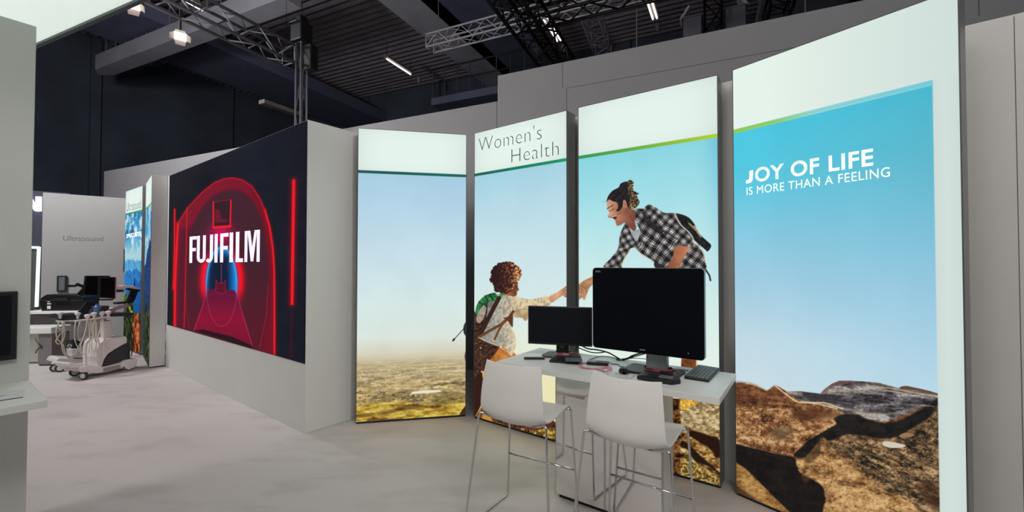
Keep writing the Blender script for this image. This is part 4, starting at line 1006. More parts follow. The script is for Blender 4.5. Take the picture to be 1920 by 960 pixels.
# black control keypad
ca, cb, cc = at(1195, 711, TZ), at(1262, 721, TZ), at(1283, 711, TZ)
ea = (cb - ca); eb = Vector((-ea.y, ea.x, 0)).normalized()
kpd = on_table('keypad', 'black wedge-shaped control keypad behind the nearer stool', 'keypad', ca.x - .012, ca.y - .018, math.atan2(ea.y, ea.x)); L = ea.length
MB().prism([(0, 0.01), (0.0, 0.075), (0.015, 0.095), (L * .55, 0.115), (L + .02, 0.105), (L + .035, 0.055), (L, 0), (L * .55, -0.005)], (0, 0, 0), (1, 0, 0), (0, 1, 0), (0, 0, 1), 0.024).build('case', M_BLACK, kpd, mods=[('BEVEL', dict(width=0.007, segments=3, limit_method='ANGLE'))])
MB().prism([(L * .55, 0.03), (L * .56, 0.095), (L * .95, 0.09), (L * .98, 0.03)], (0, 0, 0.0235), (1, 0, 0), (0, 1, 0), (0, 0, 1), 0.004).build('touch_pad', M_GREYK, kpd)
for j in range(3):
    m = MB()
    for i in range(5): m.span((0.02 + i * L * .1, 0.015 + j * .026, 0.023), (0.02 + i * L * .1 + L * .08, 0.036 + j * .026, 0.0275))
    m.build('key_row', M_KEY, kpd)
# leaflet between keypad and turned keyboard
f0, f1, f2 = at(1258, 698, TZ), at(1288, 702, TZ), at(1298, 691, TZ)
d = f1 - f0
lf = on_table('leaflet', 'white leaflet with dark printed blocks beside the turned keyboard', 'leaflet', f0.x, f0.y, math.atan2(d.y, d.x)); L = d.length; Dp = 0.15
MB().span((0, 0, 0), (L, Dp, 0.002)).build('sheet', M_PAPER, lf)
m = MB()
for i in range(4): m.span((L * .28 + i * L * .165, Dp * .48, 0.0018), (L * .28 + i * L * .165 + L * .14, Dp * .70, 0.0026))
for i in range(3): m.span((L * .12 + i * L * .1, Dp * .2, 0.0018), (L * .19 + i * L * .1, Dp * .30, 0.0026))
m.build('printed_blocks', M_INKD, lf)

# pink ribbons
def ribbon(mb, P, wdt, up=Vector((0, 0, 1)), n=None):
    P = [Vector(p) for p in P]
    q = []
    for i in range(len(P)):
        for k in range(4):
            t = (i + k / 4) / (len(P) - 1) if i < len(P) - 1 else 1
            q.append(Vector(spline([tuple(p) for p in P], t)))
            if i == len(P) - 1: break
    pr = None
    for i, p in enumerate(q):
        t = (q[min(i + 1, len(q) - 1)] - q[max(i - 1, 0)]).normalized()
        s = n if n is not None else t.cross(up).normalized()
        a = mb.bm.verts.new(p + s * wdt / 2); b = mb.bm.verts.new(p - s * wdt / 2)
        if pr: mb.bm.faces.new((pr[0], a, b, pr[1]))
        pr = (a, b)
    return q
SOL = [('SOLIDIFY', dict(thickness=0.0012, offset=0.0))]
def tp(x, y, dz=0.0015): q = at(x, y, TZ); q.z += dz; return q
rb = thing('lanyard', 'pink lanyard ribbon lying loose across the table middle', 'lanyard', tp(1100, 690, 0)); o0 = rb.location
m = MB(); q = ribbon(m, [p - o0 for p in (tp(1112, 682), tp(1092, 681, .003), tp(1088, 686, .004), tp(1094, 691), tp(1112, 692, .002), tp(1128, 691, .003), tp(1140, 689, .006), tp(1144, 693, .004), tp(1137, 698, .002), tp(1128, 695, .006), tp(1118, 692, .004))], 0.028)
m.build('ribbon', M_PINK, rb, mods=SOL)
m = MB()
for k in range(6): 
    p = tp(1093 + k * 2.6, 690.6 + k * .3, .0066) - o0; m.box(p, (0.0065, 0.009, 0.0006), Matrix.Rotation(TA + .2, 3, 'Z'))
m.build('ribbon_print', M_INKB, rb)
def wrapped(label, par, x0, x1, y0, y1, z, tail, mp=None):
    mp = mp or M_PINK
    t = thing('lanyard', label, 'lanyard', par.location + Vector((0, 0, z)), par.rotation_euler.z)
    m = MB(); P = rrect(x0, x1, y0, y1, 0.012, 4); P = P + [P[0]]
    pr = None
    for i, (a, b) in enumerate(P):
        zz = 0.003 * math.sin(i * .9)
        u = m.bm.verts.new((a, b, 0.017 + zz)); v = m.bm.verts.new((a * 1.02, b * 1.02, 0.0 + zz))
        if pr: m.bm.faces.new((pr[0], u, v, pr[1]))
        pr = (u, v)
    m.build('ribbon_loop', mp, t, mods=SOL)
    m = MB(); ribbon(m, tail, 0.018, n=Vector((0, -.7, .7))); m.build('ribbon_tail', mp, t, mods=SOL)
    m = MB()
    for k in range(5): m.span((x0 + .018 + k * .009, y0 - .0025, 0.005), (x0 + .024 + k * .009, y0 - .0008, 0.012))
    m.build('ribbon_print', M_INKB, t)
wrapped('pink lanyard ribbon wrapped round the smaller monitor stand', small, -0.040, 0.075, 0.036, 0.092, 0.013, [(0.06, 0.034, 0.01), (0.09, 0.03, 0.014), (0.12, 0.032, 0.010), (0.14, 0.02, 0.004), (0.155, -0.005, 0.002)])
wrapped('dark pink lanyard ribbon wrapped round the big monitor stand', big, -0.025, 0.135, 0.052, 0.130, 0.018, [(0.08, 0.045, 0.006), (0.12, 0.045, 0.008), (0.15, 0.05, 0.012), (0.17, 0.055, 0.02), (0.19, 0.04, 0.006)], mat('dark_pink_ribbon', (150, 74, 86), 0.8, nscale=80, namt=0.1))

# cables out of the grommet
def cable(label, P, r=0.004, m=M_CABLE):
    o = thing('cable', label, 'cable', Vector(P[0])); b = Vector(P[0])
    q = [Vector(spline([tuple(Vector(p) - b) for p in P], k / 28)) for k in range(29)]
    MB().tube(q, r, 8).build('cord', m, o, smooth=True)
def dp(x, y, dz, ref): q = onp(x, y, ref, Vector((0.572, 0.8205, 0))); return q
ref = gp
cable('black cable arching from the table hole up to the smaller monitor, upper one', [ref + Vector((0, 0, 0.004)), dp(1153, 668, 0, ref), dp(1140, 661, 0, ref), dp(1120, 656, 0, ref), dp(1100, 653, 0, ref), Vector((0.47, 3.13, TZ + .11))], 0.0052)
cable('black cable sagging from the table hole to the smaller monitor, lower one', [ref + Vector((-.006, 0, 0.004)), dp(1152, 667.5, 0, ref) , dp(1138, 660, 0, ref), dp(1124, 661.5, 0, ref), dp(1108, 660.5, 0, ref), dp(1092, 655, 0, ref), dp(1080, 650, 0, ref)], 0.004)
cable('thick black cable rising from the table hole behind the big monitor', [ref + Vector((.008, 0, 0.004)), dp(1176, 672, 0, ref), dp(1186, 667, 0, ref), dp(1198, 663, 0, ref), dp(1212, 659, 0, ref), dp(1230, 648, 0, ref)], 0.0055)
cable('thinner black cable rising beside the thick one to the big monitor', [ref + Vector((.012, -.004, 0.004)), dp(1178, 672.5, 0, ref), dp(1190, 668.5, 0, ref), dp(1204, 664.5, 0, ref), dp(1218, 660, 0, ref), dp(1236, 650, 0, ref)], 0.004)
cable('thin cable from the button box to the table hole', [tp(1105, 678, .012), tp(1112, 673, .004), tp(1124, 669, .004), tp(1140, 669.5, .004), tp(1152, 672, .004), tp(1159, 674.5, .006)], 0.0026)
cable('thin cable from the button box to the mouse mat', [tp(1139, 681, .01), tp(1148, 683, .003), tp(1158, 684, .003), tp(1164, 688, .003), tp(1168, 691, .012)], 0.0024)
cable('thin cable lying from the table hole under the big monitor', [tp(1170, 676, .004), tp(1180, 673, .003), tp(1195, 672.5, .003), tp(1210, 674, .003), tp(1226, 677, .003)], 0.0024)
# ---------------------------------------------------------------- desk and screen on the near left pillar
LZ = 0.936
q = at(75, 752, LZ); q0 = at(47.5, 713, LZ)
dsk = thing('wall_desk', 'white desk shelf projecting from the left pillar wall, with a leaflet on it', 'desk', PIL, math.atan2(PV.y, PV.x))
MB().span((-2.0, -0.612, LZ - 0.036), (0.0, -0.002, LZ), bevel=0.002).build('worktop', M_TOP, dsk)
MB().span((-1.6, -0.05, 0.0), (-1.0, -0.004, LZ - 0.036)).build('side_panel', M_TOP, dsk)
n_ = Vector((PU.x, PU.y, 0))
a = onp(33.5, 546, PIL + n_ * .03, n_); b = onp(31.5, 673, PIL + n_ * .03, n_)
xr = (a - PIL).dot(PV)
tv = thing('wall_screen', 'black flat screen hung on the left pillar wall above the desk', 'screen', PIL + Vector((0, 0, b.z)), math.atan2(PV.y, PV.x))
hh = a.z - b.z
MB().span((xr - 0.62, -0.04, 0), (xr, -0.003, hh), bevel=0.004).build('bezel', M_BLACK, tv)
MB().span((xr - 0.60, -0.042, 0.028), (xr - 0.022, -0.039, hh - 0.022)).build('screen_panel', M_SCREEN2, tv)
g0, g1, g2, g3 = at(43.5, 745.5, LZ), at(45, 733, LZ), at(0, 738, LZ), at(0, 752, LZ)
lv = thing('leaflet', 'open printed leaflet lying on the near left desk', 'leaflet', g0, math.atan2((g0 - g3).y, (g0 - g3).x))
dpt = 0.21
MB().span((-0.32, 0, 0), (0, dpt, 0.003)).build('sheet', M_PAPER, lv)
pm = MB(); rs = random.Random(3)
for k in range(9):
    x = rs.uniform(-.26, -.14); y = rs.uniform(.03, .15); pm.prism([(x, y), (x + .06, y + .008), (x + .09, y + .02), (x + .05, y + .018)], (0, 0, 0.0028), (1, 0, 0), (0, 1, 0), (0, 0, 1), 0.0005)
pm.build('printed_picture', M_INKD, lv)
MB().span((-0.32, -0.001, 0.0), (0, 0.003, 0.0036)).build('dark_edge', M_INKD, lv)
# ---------------------------------------------------------------- ultrasound corner, far left
#ART
def art_peaks(A, x, z):
    X, Y = A.x, A.y; w = 1.1
    n = fbm(x * 6, z * 6, 5, 201); n2 = fbm(x * 14, z * 14, 4, 202)
    A.c = ramp(z, [(1.0, (60, 140, 200)), (1.5, (130, 195, 215)), (1.75, (170, 210, 215)), (2.0, (90, 170, 210)), (2.55, (30, 130, 190))])
    cl = np.clip((n + n2 * .3 - .60) * 6, 0, 1) * np.clip((z - 1.75) / .15, 0, 1); A.mix(cl * .85, (222, 234, 236))
    dk = np.clip((fbm(x * 4 + 3, z * 7, 4, 203) - .52) * 8, 0, 1) * np.clip((z - 1.95) / .1, 0, 1); A.mix(dk * .6, (20, 70, 110))
    for h0, amp, col, sd in ((1.62, .22, (80, 150, 195), 205), (1.42, .34, (40, 110, 175), 206), (1.15, .5, (24, 84, 150), 207)):
        r = h0 + amp * (fbm(x * 2.2 + sd, x * 0, 4, sd) - .4) + (.25 * (x - .55) if sd == 207 else 0)
        A.mix(np.clip((r - z) / .02, 0, 1), np.array(col) * (.8 + .5 * n2)[:, None])
    bl = np.clip((.95 - z) / .5, 0, 1); A.mix(bl * .8, (26, 60, 70))
    fo = ramp(n2, [(.3, (14, 26, 14)), (.55, (46, 70, 26)), (.7, (150, 160, 50)), (.85, (220, 214, 110))])
    A.mix(np.clip((1.12 - .5 * np.clip(x, 0, .4) - z + (n - .5) * .25) / .03, 0, 1) * (x < .6), fo)
    A.mix(np.clip((.72 - z + (n - .5) * .3) / .05, 0, 1), ramp(n2, [(.3, (18, 24, 16)), (.6, (48, 58, 32)), (.8, (110, 120, 60))]))
    # hiker on the ridge and an orange rock
    for cx, cz, rx, rz in ((.66, 1.30, .035, .05), (.66, 1.18, .05, .10), (.66, 1.03, .12, .10)):
        A.mix(np.clip((1 - ((x - cx) / rx) ** 2 - ((z - cz) / rz) ** 2) * 4, 0, 1), (26, 30, 48))
    A.mix(np.clip((.16 + .10 * np.sin(z * 5) - np.abs(x - .82)) / .02, 0, 1) * (z < .72), ramp(n2, [(.3, (60, 24, 12)), (.55, (160, 74, 34)), (.8, (216, 140, 90))]))
    header(A, x, z, w, (40, 130, 120), (60, 170, 90))
def art_slope(A, x, z):
    n = fbm(x * 6, z * 6, 5, 211); n2 = fbm(x * 14, z * 14, 4, 212)
    A.c = ramp(z, [(1.6, (150, 200, 215)), (2.0, (80, 165, 205)), (2.55, (40, 140, 195))])
    cl = np.clip((n + n2 * .3 - .62) * 6, 0, 1); A.mix(cl * .8, (210, 228, 234))
    r = 2.05 - .35 * (1 - x / 1.1) * 1.4 + (n - .5) * .3
    A.mix(np.clip((r - z) / .03, 0, 1), np.array((28, 58, 104)) * (.7 + .7 * n2)[:, None])
    A.mix(np.clip((1.1 - z + (n - .5) * .4) / .3, 0, 1), ramp(n2, [(.3, (22, 26, 20)), (.6, (52, 62, 40)), (.8, (120, 120, 90))]))
    header(A, x, z, 1.1, (60, 170, 90), (150, 205, 60))
PREV = [((-7.345, 8.106), (-6.49, 7.487), art_peaks), ((-6.295, 7.326), (-5.512, 6.535), art_slope)]
#ENDART
t5, w5 = light_box('light_box', 'far lit panel headed Ultrasound, with blue mountains', (-7.345, 8.106), (-6.49, 7.487), group='lit picture panels in the ultrasound corner')
picture('backlit_print', t5, 0.006, w5 - 0.006, 0.023, HT - 0.006, 160, 460, art_peaks)
t6, w6 = light_box('light_box', 'lit panel seen nearly edge-on with a broad grey side, left of the video screen', (-6.279, 7.310), (-5.540, 6.553), depth=0.19, side=mat('pale_grey_housing', (192, 190, 188), 0.5), group='lit picture panels in the ultrasound corner')  # housing colour paler than on the other boxes, standing in for stronger light
picture('backlit_print', t6, 0.006, w6 - 0.006, 0.023, HT - 0.006, 110, 460, art_slope)
words('lettering', 'Ultrasound', t5, (238, 396.5), (264.5, 390.5), (238, 381), M_INKD, -0.012, 1.0)
words('lettering', 'OPPORTUNITIES', t5, (237, 447), (264.5, 442), (237, 439.5), M_INKW, 0.01, 1.0)

# white wall with the corner's name
u0 = Vector((-9.066, 8.233, 0)); u1 = Vector((-8.139, 8.964, 0)); ud = (u1 - u0).normalized()
uw = MB(); uw.span((0, 0, 0), ((u1 - u0).length + 0.02, 0.12, 2.9714), bevel=0.003)
uo = struct(uw.build('wall_ultrasound', mat('grey_laminate_wall', (150, 149, 145), 0.6, nscale=3, namt=0.015))); uo.location = u0; uo.rotation_euler = (0, 0, math.atan2(ud.y, ud.x))
M_ENGR = mat('grey_wall_letter', (124, 122, 120), 0.6)
lt = words('wall_lettering', 'Ultrasound', uo, (118, 450.5), (193, 452), (118, 441.5), M_ENGR, 0.0, 1.0)

# dark fascia with one lit letter, doorway with a strip of light
f0 = Vector((-10.6, 8.6, 0)); fd = ud
def yd(x, y, Y):
    d = ray((x, y)); return CAMPOS + d * (Y / d.y)
M_FASC = mat('dark_fascia', (58, 58, 74), 0.7)
M_LETN = mat('lavender_lit_letter', (236, 226, 255), 0.6, emit=1.6)
M_STRIP = mat('lit_strip', (226, 246, 240), 0.5, emit=1.1)
fa = thing('sign_fascia', 'dark fascia wall at far left carrying a lit white letter N', 'sign wall', yd(60, 480, 9.2) * 1.0, math.atan2(ud.y, ud.x))
fa.location.z = 0
def fl_(x, y):
    nn = Vector((-ud.y, ud.x, 0)); q = onp(x, y, fa.location, nn); return (q - fa.location).dot(ud), q.z
zt = fl_(70, 358)[1]; zb = fl_(70, 461)[1]
MB().span((-2.0, 0, zb), (0.55, 0.2, zt)).build('fascia_panel', M_FASC, fa)
MB().span((-2.0, 0.02, 0), (0.5, 0.2, zb)).build('doorway_backing', mat('doorway_grey', (70, 70, 70), 0.8), fa)
(xa, za), (xb, zbb) = fl_(66.5, 368.5), fl_(78.5, 396.5)
(xc, _) = fl_(55, 380)
N = MB(); sw = (xb - fl_(67.5, 380)[0])
W_ = xb - (xb - sw * 2.9)
def npoly(P): N.prism(P, (0, -0.05, 0), (1, 0, 0), (0, 0, 1), (0, 1, 0), 0.05)
xl = xb - sw * 3.0
npoly([(xb - sw, zbb), (xb, zbb), (xb, za), (xb - sw, za)])
npoly([(xl, zbb), (xl + sw, zbb), (xl + sw, za), (xl, za)])
npoly([(xl + sw * .2, za), (xl + sw * 1.15, za), (xb - sw * .2, zbb), (xb - sw * 1.15, zbb)])
N.build('lit_letter', M_LETN, fa)
st = thing('light_strip', 'glowing white light strip framing the doorway at far left', 'light strip', fa.location, fa.rotation_euler.z)
(x1, z1), (x2, z2) = fl_(74.5, 463), fl_(70, 575)
s_ = MB(); s_.prism([(x2 - .03, z2), (x2 + .02, z2), (x1 + .02, z1), (x1 - .03, z1)], (0, -0.06, 0), (1, 0, 0), (0, 0, 1), (0, 1, 0), 0.05)
s_.build('upright_tube', M_STRIP, st)
MB().span((x1 - .8, -0.06, z1 - .04), (x1, -0.01, z1 + .01)).build('head_tube', M_STRIP, st)

# black-framed tablet on that wall, and a thin dark holder at its right end
def ul(x, y): return local(uo, x, y)
(xa, za), (xb, zb_) = ul(107, 547), ul(126.5, 516.5)
tb = thing('wall_tablet', 'small grey-screened tablet with black frame on the ultrasound wall', 'tablet', uo.location, uo.rotation_euler.z)
MB().span((xa, -0.05, za), (xb, -0.02, zb_), bevel=0.004).build('bezel', M_BLACK, tb); MB().span((xa + .03, -0.052, za + .03), (xb - .03, -0.049, zb_ - .03)).build('screen_panel', M_GREYP, tb)
MB().span(((xa + xb) / 2 - .03, -0.02, (za + zb_) / 2 - .05), ((xa + xb) / 2 + .03, 0.0, (za + zb_) / 2 + .05)).build('wall_bracket', M_BLACKM, tb)
(xa, za), (xb, zb_) = ul(231.5, 510), ul(234.5, 467)
hd = thing('wall_display', 'narrow dark display seen edge-on at the right end of the ultrasound wall', 'display', uo.location, uo.rotation_euler.z)
MB().span((xa, -0.04, za), (xb + .02, -0.001, zb_), bevel=0.003).build('housing', M_BLACK, hd)

M_MED = mat('white_medical_plastic', (208, 200, 198), 0.4, nscale=10, namt=0.02)
M_MEDD = mat('charcoal_plastic', (34, 35, 42), 0.5, nscale=10, namt=0.1)
M_RUB = mat('grey_rubber', (48, 46, 48), 0.7)
M_CORD = mat('ivory_cord', (205, 200, 180), 0.5)
M_MATT = mat('matt_black_screen', (13, 13, 17), 0.8, spec=0.05)
M_BLUE = mat('blue_gel', (70, 110, 160), 0.3)

class Sheet:
    """a vertical working plane through p, along horizontal direction d; q(x, y) gives local (along, z) of a photograph point"""
    def __init__(s, root): s.t = root
    def q(s, x, y, off=0.0):
        R = s.t.rotation_euler.to_matrix(); n = R @ Vector((0, 1, 0))
        p = onp(x, y, s.t.location + n * off, n); l = R.transposed() @ (p - s.t.location); return (l.x, l.z)
    def slab(s, mb, P, off, dep):
        mb.prism([s.q(x, y, off) for x, y in P], (0, off, 0), (1, 0, 0), (0, 0, 1), (0, 1, 0), dep); return mb
BV = [('BEVEL', dict(width=0.012, segments=2, limit_method='ANGLE'))]
def caster(root, c, rz, r=0.062, wdt=0.034, hood=True):
    c = Vector(c); m = MB(); ax = Vector((math.cos(rz), math.sin(rz), 0))
    o = MB().lathe([(r * .55, -wdt / 2), (r * .9, -wdt / 2), (r, -wdt / 3), (r, wdt / 3), (r * .9, wdt / 2), (r * .55, wdt / 2)], c + Vector((0, 0, r)), 20, ax).build('caster', M_RUB, root)
    MB().lathe([(0.004, -wdt / 2 - .004), (r * .62, -wdt / 2 - .003), (r * .62, wdt / 2 + .003), (0.004, wdt / 2 + .004)], c + Vector((0, 0, r)), 16, ax).build('hub_cap', M_MED, o)
    if hood: MB().box(c + Vector((0, 0, r * 2 + .012)), (.07, .07, .03), bevel=.01).build('fork', M_MED, o)
    return o
def loop_cord(root, P, r=0.006, name='probe_cord', m=None):
    q = [Vector(spline([tuple(p) for p in P], k / 24)) for k in range(25)]
    return MB().tube(q, r, 6).build(name, m or M_CORD, root, smooth=True)

# --- scanner trolley in front
cA = math.atan2(0.954, 0.30)
c1 = thing('ultrasound_trolley', 'nearer white ultrasound trolley with black side panel and double monitors', 'ultrasound machine', (-5.862, 5.90, 0), cA, 'ultrasound trolleys')
S1 = Sheet(c1)
m = MB(); S1.slab(m, [(150, 697), (150, 688), (166, 685), (196, 688), (226, 681), (236, 675), (257, 672), (258, 678), (246, 679), (236, 684), (229, 691), (200, 698), (182, 700.5), (166, 699)], 0.0, 0.36); m.build('base', M_MED, c1, mods=BV)
m = MB()
for k in range(4): S1.slab(m, [(194, 690.5 + k * 2), (226, 684 + k * 2.1), (226, 684.7 + k * 2.1), (194, 691.2 + k * 2)], -0.006, 0.01)
m.build('vent_groove', M_RUB, c1)
m = MB(); S1.slab(m, [(184, 690), (180, 670), (182, 655), (188, 643), (197, 636), (236, 630), (239, 634), (238.5, 643), (230, 647), (216, 655), (203, 664), (196, 674), (192, 687)], 0.04, 0.28); m.build('body_shell', M_MED, c1, mods=BV)
m = MB(); S1.slab(m, [(192, 687), (197, 674), (205, 664), (218, 654), (232, 646), (243, 641), (244, 672), (226, 678), (205, 684)], 0.05, 0.26); m.build('side_panel', M_MEDD, c1)
m = MB(); S1.slab(m, [(197, 601), (210, 600), (210, 634), (198, 636)], 0.12, 0.12); m.build('column', M_MED, c1, mods=BV)
m = MB(); S1.slab(m, [(160, 692), (159, 660), (161, 643), (169, 634), (172, 637), (165, 645), (163, 660), (164, 690)], 0.02, 0.05); m.build('front_post', M_MED, c1)
m = MB(); S1.slab(m, [(128, 681), (133, 680), (168, 684), (168, 690), (134, 690), (129, 687)], 0.02, 0.30); m.build('front_crossbar', M_MED, c1, mods=BV)
for p, r_ in (((157, 712), .055), ((140, 705.5), .060)):
    q = at(p[0], p[1], 0); l = c1.rotation_euler.to_matrix().transposed() @ (q - c1.location); caster(c1, (l.x, l.y, 0), math.radians(20 if p[0] == 157 else 75), r_)
for yy in (0.05, 0.33): caster(c1, (0.56, yy, 0), math.radians(90), 0.065, hood=False); 
m = MB(); S1.slab(m, [(229, 680), (257, 675), (257, 684), (253, 689), (242, 694), (236, 690)], -0.01, 0.09); m.build('wheel_cover', M_MED, c1, mods=BV)
m = MB(); S1.slab(m, [(196, 588), (250, 586), (252, 590), (240, 593), (204, 594)], 0.0, 0.34); m.build('keyboard_deck', M_MEDD, c1, mods=BV)
m = MB(); S1.slab(m, [(181, 588), (190, 574), (205, 573), (206, 577), (198, 590)], 0.02, 0.20); m.build('control_panel', M_MEDD, c1, mods=BV)
m = MB(); S1.slab(m, [(200, 588), (212, 578), (228, 572), (243, 571), (247, 575), (236, 577), (222, 580), (210, 588)], 0.06, 0.03); m.build('curved_handle', mat('rose_grey_plastic', (150, 122, 134), 0.5), c1, mods=BV)
def screen_block(S, root, P, off, dep, inset, mf, ms, nm='monitor_screen'):
    m = MB(); S.slab(m, P, off, dep); o = m.build(nm, mf, root)
    cx = sum(p[0] for p in P) / 4; cy = sum(p[1] for p in P) / 4
    Q = [(p[0] + (inset if p[0] < cx else -inset), p[1] + (inset if p[1] < cy else -inset)) for p in P]
    m = MB(); S.slab(m, Q, off - 0.003, 0.004); m.build('screen_panel', ms, o); return o
screen_block(S1, c1, [(187.5, 520), (217, 519.5), (216, 560), (187, 558.5)], 0.10, 0.05, 2.4, M_BLACK, M_MATT)
m = MB(); S1.slab(m, [(217, 520), (219.5, 521.5), (217, 561), (215, 561)], 0.10, 0.06); m.build('monitor_edge', mat('pale_rose_plastic', (196, 160, 170), 0.5), c1)
m = MB(); S1.slab(m, [(218, 538), (232, 534.5), (252, 536), (263, 541), (262, 546), (244, 540), (232, 542), (219, 545)], 0.12, 0.05); m.build('monitor_arm', M_MED, c1, mods=BV)
m = MB(); S1.slab(m, [(238, 540), (262, 543), (263, 546.5), (259, 547), (254, 560), (249, 568), (240, 566), (249, 546), (240, 543)], 0.11, 0.06); m.build('arm_bracket', M_BLACK, c1)
m = MB(); S1.slab(m, [(219, 543), (232, 543), (232, 547.5), (219, 548)], 0.11, 0.05); m.build('arm_joint', M_MEDD, c1)
m = MB(); S1.slab(m, [(190, 561), (212, 560.5), (212, 563), (190, 563.5)], 0.07, 0.06); m.build('handle_bar', M_BLACK, c1)
m = MB(); S1.slab(m, [(220, 567), (246, 564.5), (248, 568), (221, 570.5)], 0.08, 0.10); m.build('arm_rest', M_BLACK, c1)
gb = S1.q(181, 582, .0); MB().lathe([(0.03, 0), (0.03, .09), (0.014, .11), (0.014, .13)], (gb[0], 0.0, gb[1] - .04), 14).build('gel_bottle', M_BLUE, c1)
for x, y in ((164, 597), (176, 593), (191, 591), (203, 590)):
    q = S1.q(x, y, -.02); MB().lathe([(0.012, -.05), (0.016, 0), (0.032, .02), (0.034, .045), (0.02, .055)], (q[0], -.02, q[1]), 12).build('probe', M_MED, c1)
m = MB(); a, b = S1.q(140, 602, -.03), S1.q(206, 594, -.03); m.tube([(a[0], -.03, a[1]), (b[0], -.03, b[1])], .012, 8); m.build('probe_rail', M_MED, c1)
for x0, x1, yb in ((176, 172, 660), (178, 186, 650), (191, 176, 676), (193, 200, 652), (164, 150, 664), (170, 176, 640)):
    P = [(x0, 599), (x0 + (x1 - x0) * .3, 622), (x1, yb - 8), ((x0 + x1) / 2 + 6, yb), (x0 + 4, yb - 20), (x0 + 3, 604)]
    loop_cord(c1, [Vector((S1.q(x, y, -.04)[0], -.04, S1.q(x, y, -.04)[1])) for x, y in P], .0065)
P = [(238, 592), (246, 610), (250, 630), (248, 655), (246, 668)]
loop_cord(c1, [Vector((S1.q(x, y, .02)[0], .02, S1.q(x, y, .02)[1])) for x, y in P], .006, 'power_cord', M_CABLE)

# --- second trolley behind it
c2 = thing('ultrasound_trolley', 'farther ultrasound trolley with large black monitor and looped white cords', 'ultrasound machine', (-6.72, 6.42, 0), cA - 0.18, 'ultrasound trolleys')
S2 = Sheet(c2)
m = MB(); S2.slab(m, [(102, 680), (106, 673), (112, 670.5), (160, 673), (164, 678), (140, 682), (116, 681)], 0.0, 0.34); m.build('base', M_MED, c2, mods=BV)
for p in ((103, 697), (112.5, 697.5)):
    q = at(p[0], p[1], 0); l = c2.rotation_euler.to_matrix().transposed() @ (q - c2.location); caster(c2, (l.x, l.y, 0), math.radians(75), 0.058)
for yy in (.04, .3): caster(c2, (.50, yy, 0), math.radians(90), .06)
m = MB(); S2.slab(m, [(143, 637), (160, 628), (176, 630), (176, 640), (150, 640)], .05, .25); m.build('tray', M_MED, c2, mods=BV)
m = MB(); S2.slab(m, [(136, 640), (176, 640), (176, 668), (134, 671)], .06, .24); m.build('cabinet', M_MEDD, c2)
m = MB(); S2.slab(m, [(133, 655), (158, 653), (158, 671), (136, 671)], .0, .2); m.build('transformer_box', M_MED, c2, mods=BV)
m = MB(); S2.slab(m, [(152, 596), (164, 596), (166, 636), (152, 640)], .14, .1); m.build('column', M_MED, c2)
m = MB(); S2.slab(m, [(106, 597), (112, 590), (150, 588), (176, 592), (178, 597), (150, 600), (110, 600.5)], .0, .32); m.build('keyboard_deck', M_MEDD, c2, mods=BV)
m = MB(); S2.slab(m, [(107, 601), (150, 600), (150, 603), (107, 604)], -.02, .05); m.build('deck_rim', M_MED, c2)
m = MB(); S2.slab(m, [(144, 588), (161, 564.5), (182, 564.5), (182, 567), (169, 588)], .06, .025); m.build('touch_tablet', M_BLACK, c2, mods=BV)
screen_block(S2, c2, [(161, 517), (206.5, 517), (204, 554), (156.5, 553.5)], .18, .05, 1.8, M_BLACK, M_MATT)
m = MB(); S2.slab(m, [(129, 534), (142, 534.5), (146, 530.5), (158, 535), (157, 540), (146, 536), (142, 538), (129, 538.5)], .22, .05); m.build('monitor_arm', M_BLACK, c2)
m = MB(); S2.slab(m, [(146, 552), (157, 540), (159, 550), (152, 556)], .22, .06); m.build('arm_bracket', M_BLACK, c2)
for x, y in ((146, 592), (113, 591)):
    q = S2.q(x, y, -.02); MB().lathe([(0.014, -.05), (0.02, 0), (0.036, .02), (0.036, .04), (0.02, .05)], (q[0], -.02, q[1]), 12).build('probe', M_MED, c2)
for P in ([(112, 602), (106, 616), (107, 634), (118, 646), (122, 660), (130, 668), (140, 664), (152, 640)], [(114, 602), (120, 618), (110, 630), (105, 640), (110, 645), (118, 640), (122, 620), (116, 604)], [(118, 603), (118, 625), (116, 650), (124, 668), (136, 670), (150, 655), (162, 640)], [(142, 603), (140, 620), (141, 640), (150, 655), (160, 648)], [(110, 604), (109, 612), (114, 618), (120, 612), (121, 604)], [(126, 655), (134, 648), (130, 646), (126, 650)], [(150, 604), (146, 622), (150, 640)]):
    loop_cord(c2, [Vector((S2.q(x, y, -.05)[0], -.05, S2.q(x, y, -.05)[1])) for x, y in P], .0075)

# --- desk with the black case, low white bench with mirror box
def slab_px(mb, P, z, th):
    q = [at(x, y, z) for x, y in P]; mb.prism([(p.x, p.y) for p in q], (0, 0, z), (1, 0, 0), (0, 1, 0), (0, 0, -1), th); return mb
dk = thing('side_desk', 'white desk carrying the black case by the ultrasound wall', 'desk', (0, 0, 0))
dz = 0.80
pc = at(100, 583, dz); dk.location = (pc.x, pc.y, 0)
rot = math.atan2(ud.y, ud.x) - .55; dk.rotation_euler = (0, 0, rot)
MB().span((-0.42, -0.10, dz - .04), (0.62, 0.5, dz), bevel=.004).build('worktop', M_TOP, dk)
MB().span((-0.30, 0.02, 0.03), (0.50, 0.42, dz - .04)).build('pedestal', M_TOP, dk); MB().span((-0.28, 0.04, 0), (0.48, 0.40, 0.03)).build('plinth', M_BASE, dk)
MB().span((-0.30, 0.012, 0.035), (0.50, 0.02, dz - .045)).build('front_panel', mat('grey_gloss_panel', (120, 116, 114), 0.25), dk)
cs = thing('equipment_case', 'black hard case with white stickers standing on the far desk', 'case', Vector((pc.x, pc.y, dz + .001)), rot)
R_c = Matrix.Rotation(rot, 3, 'Z')
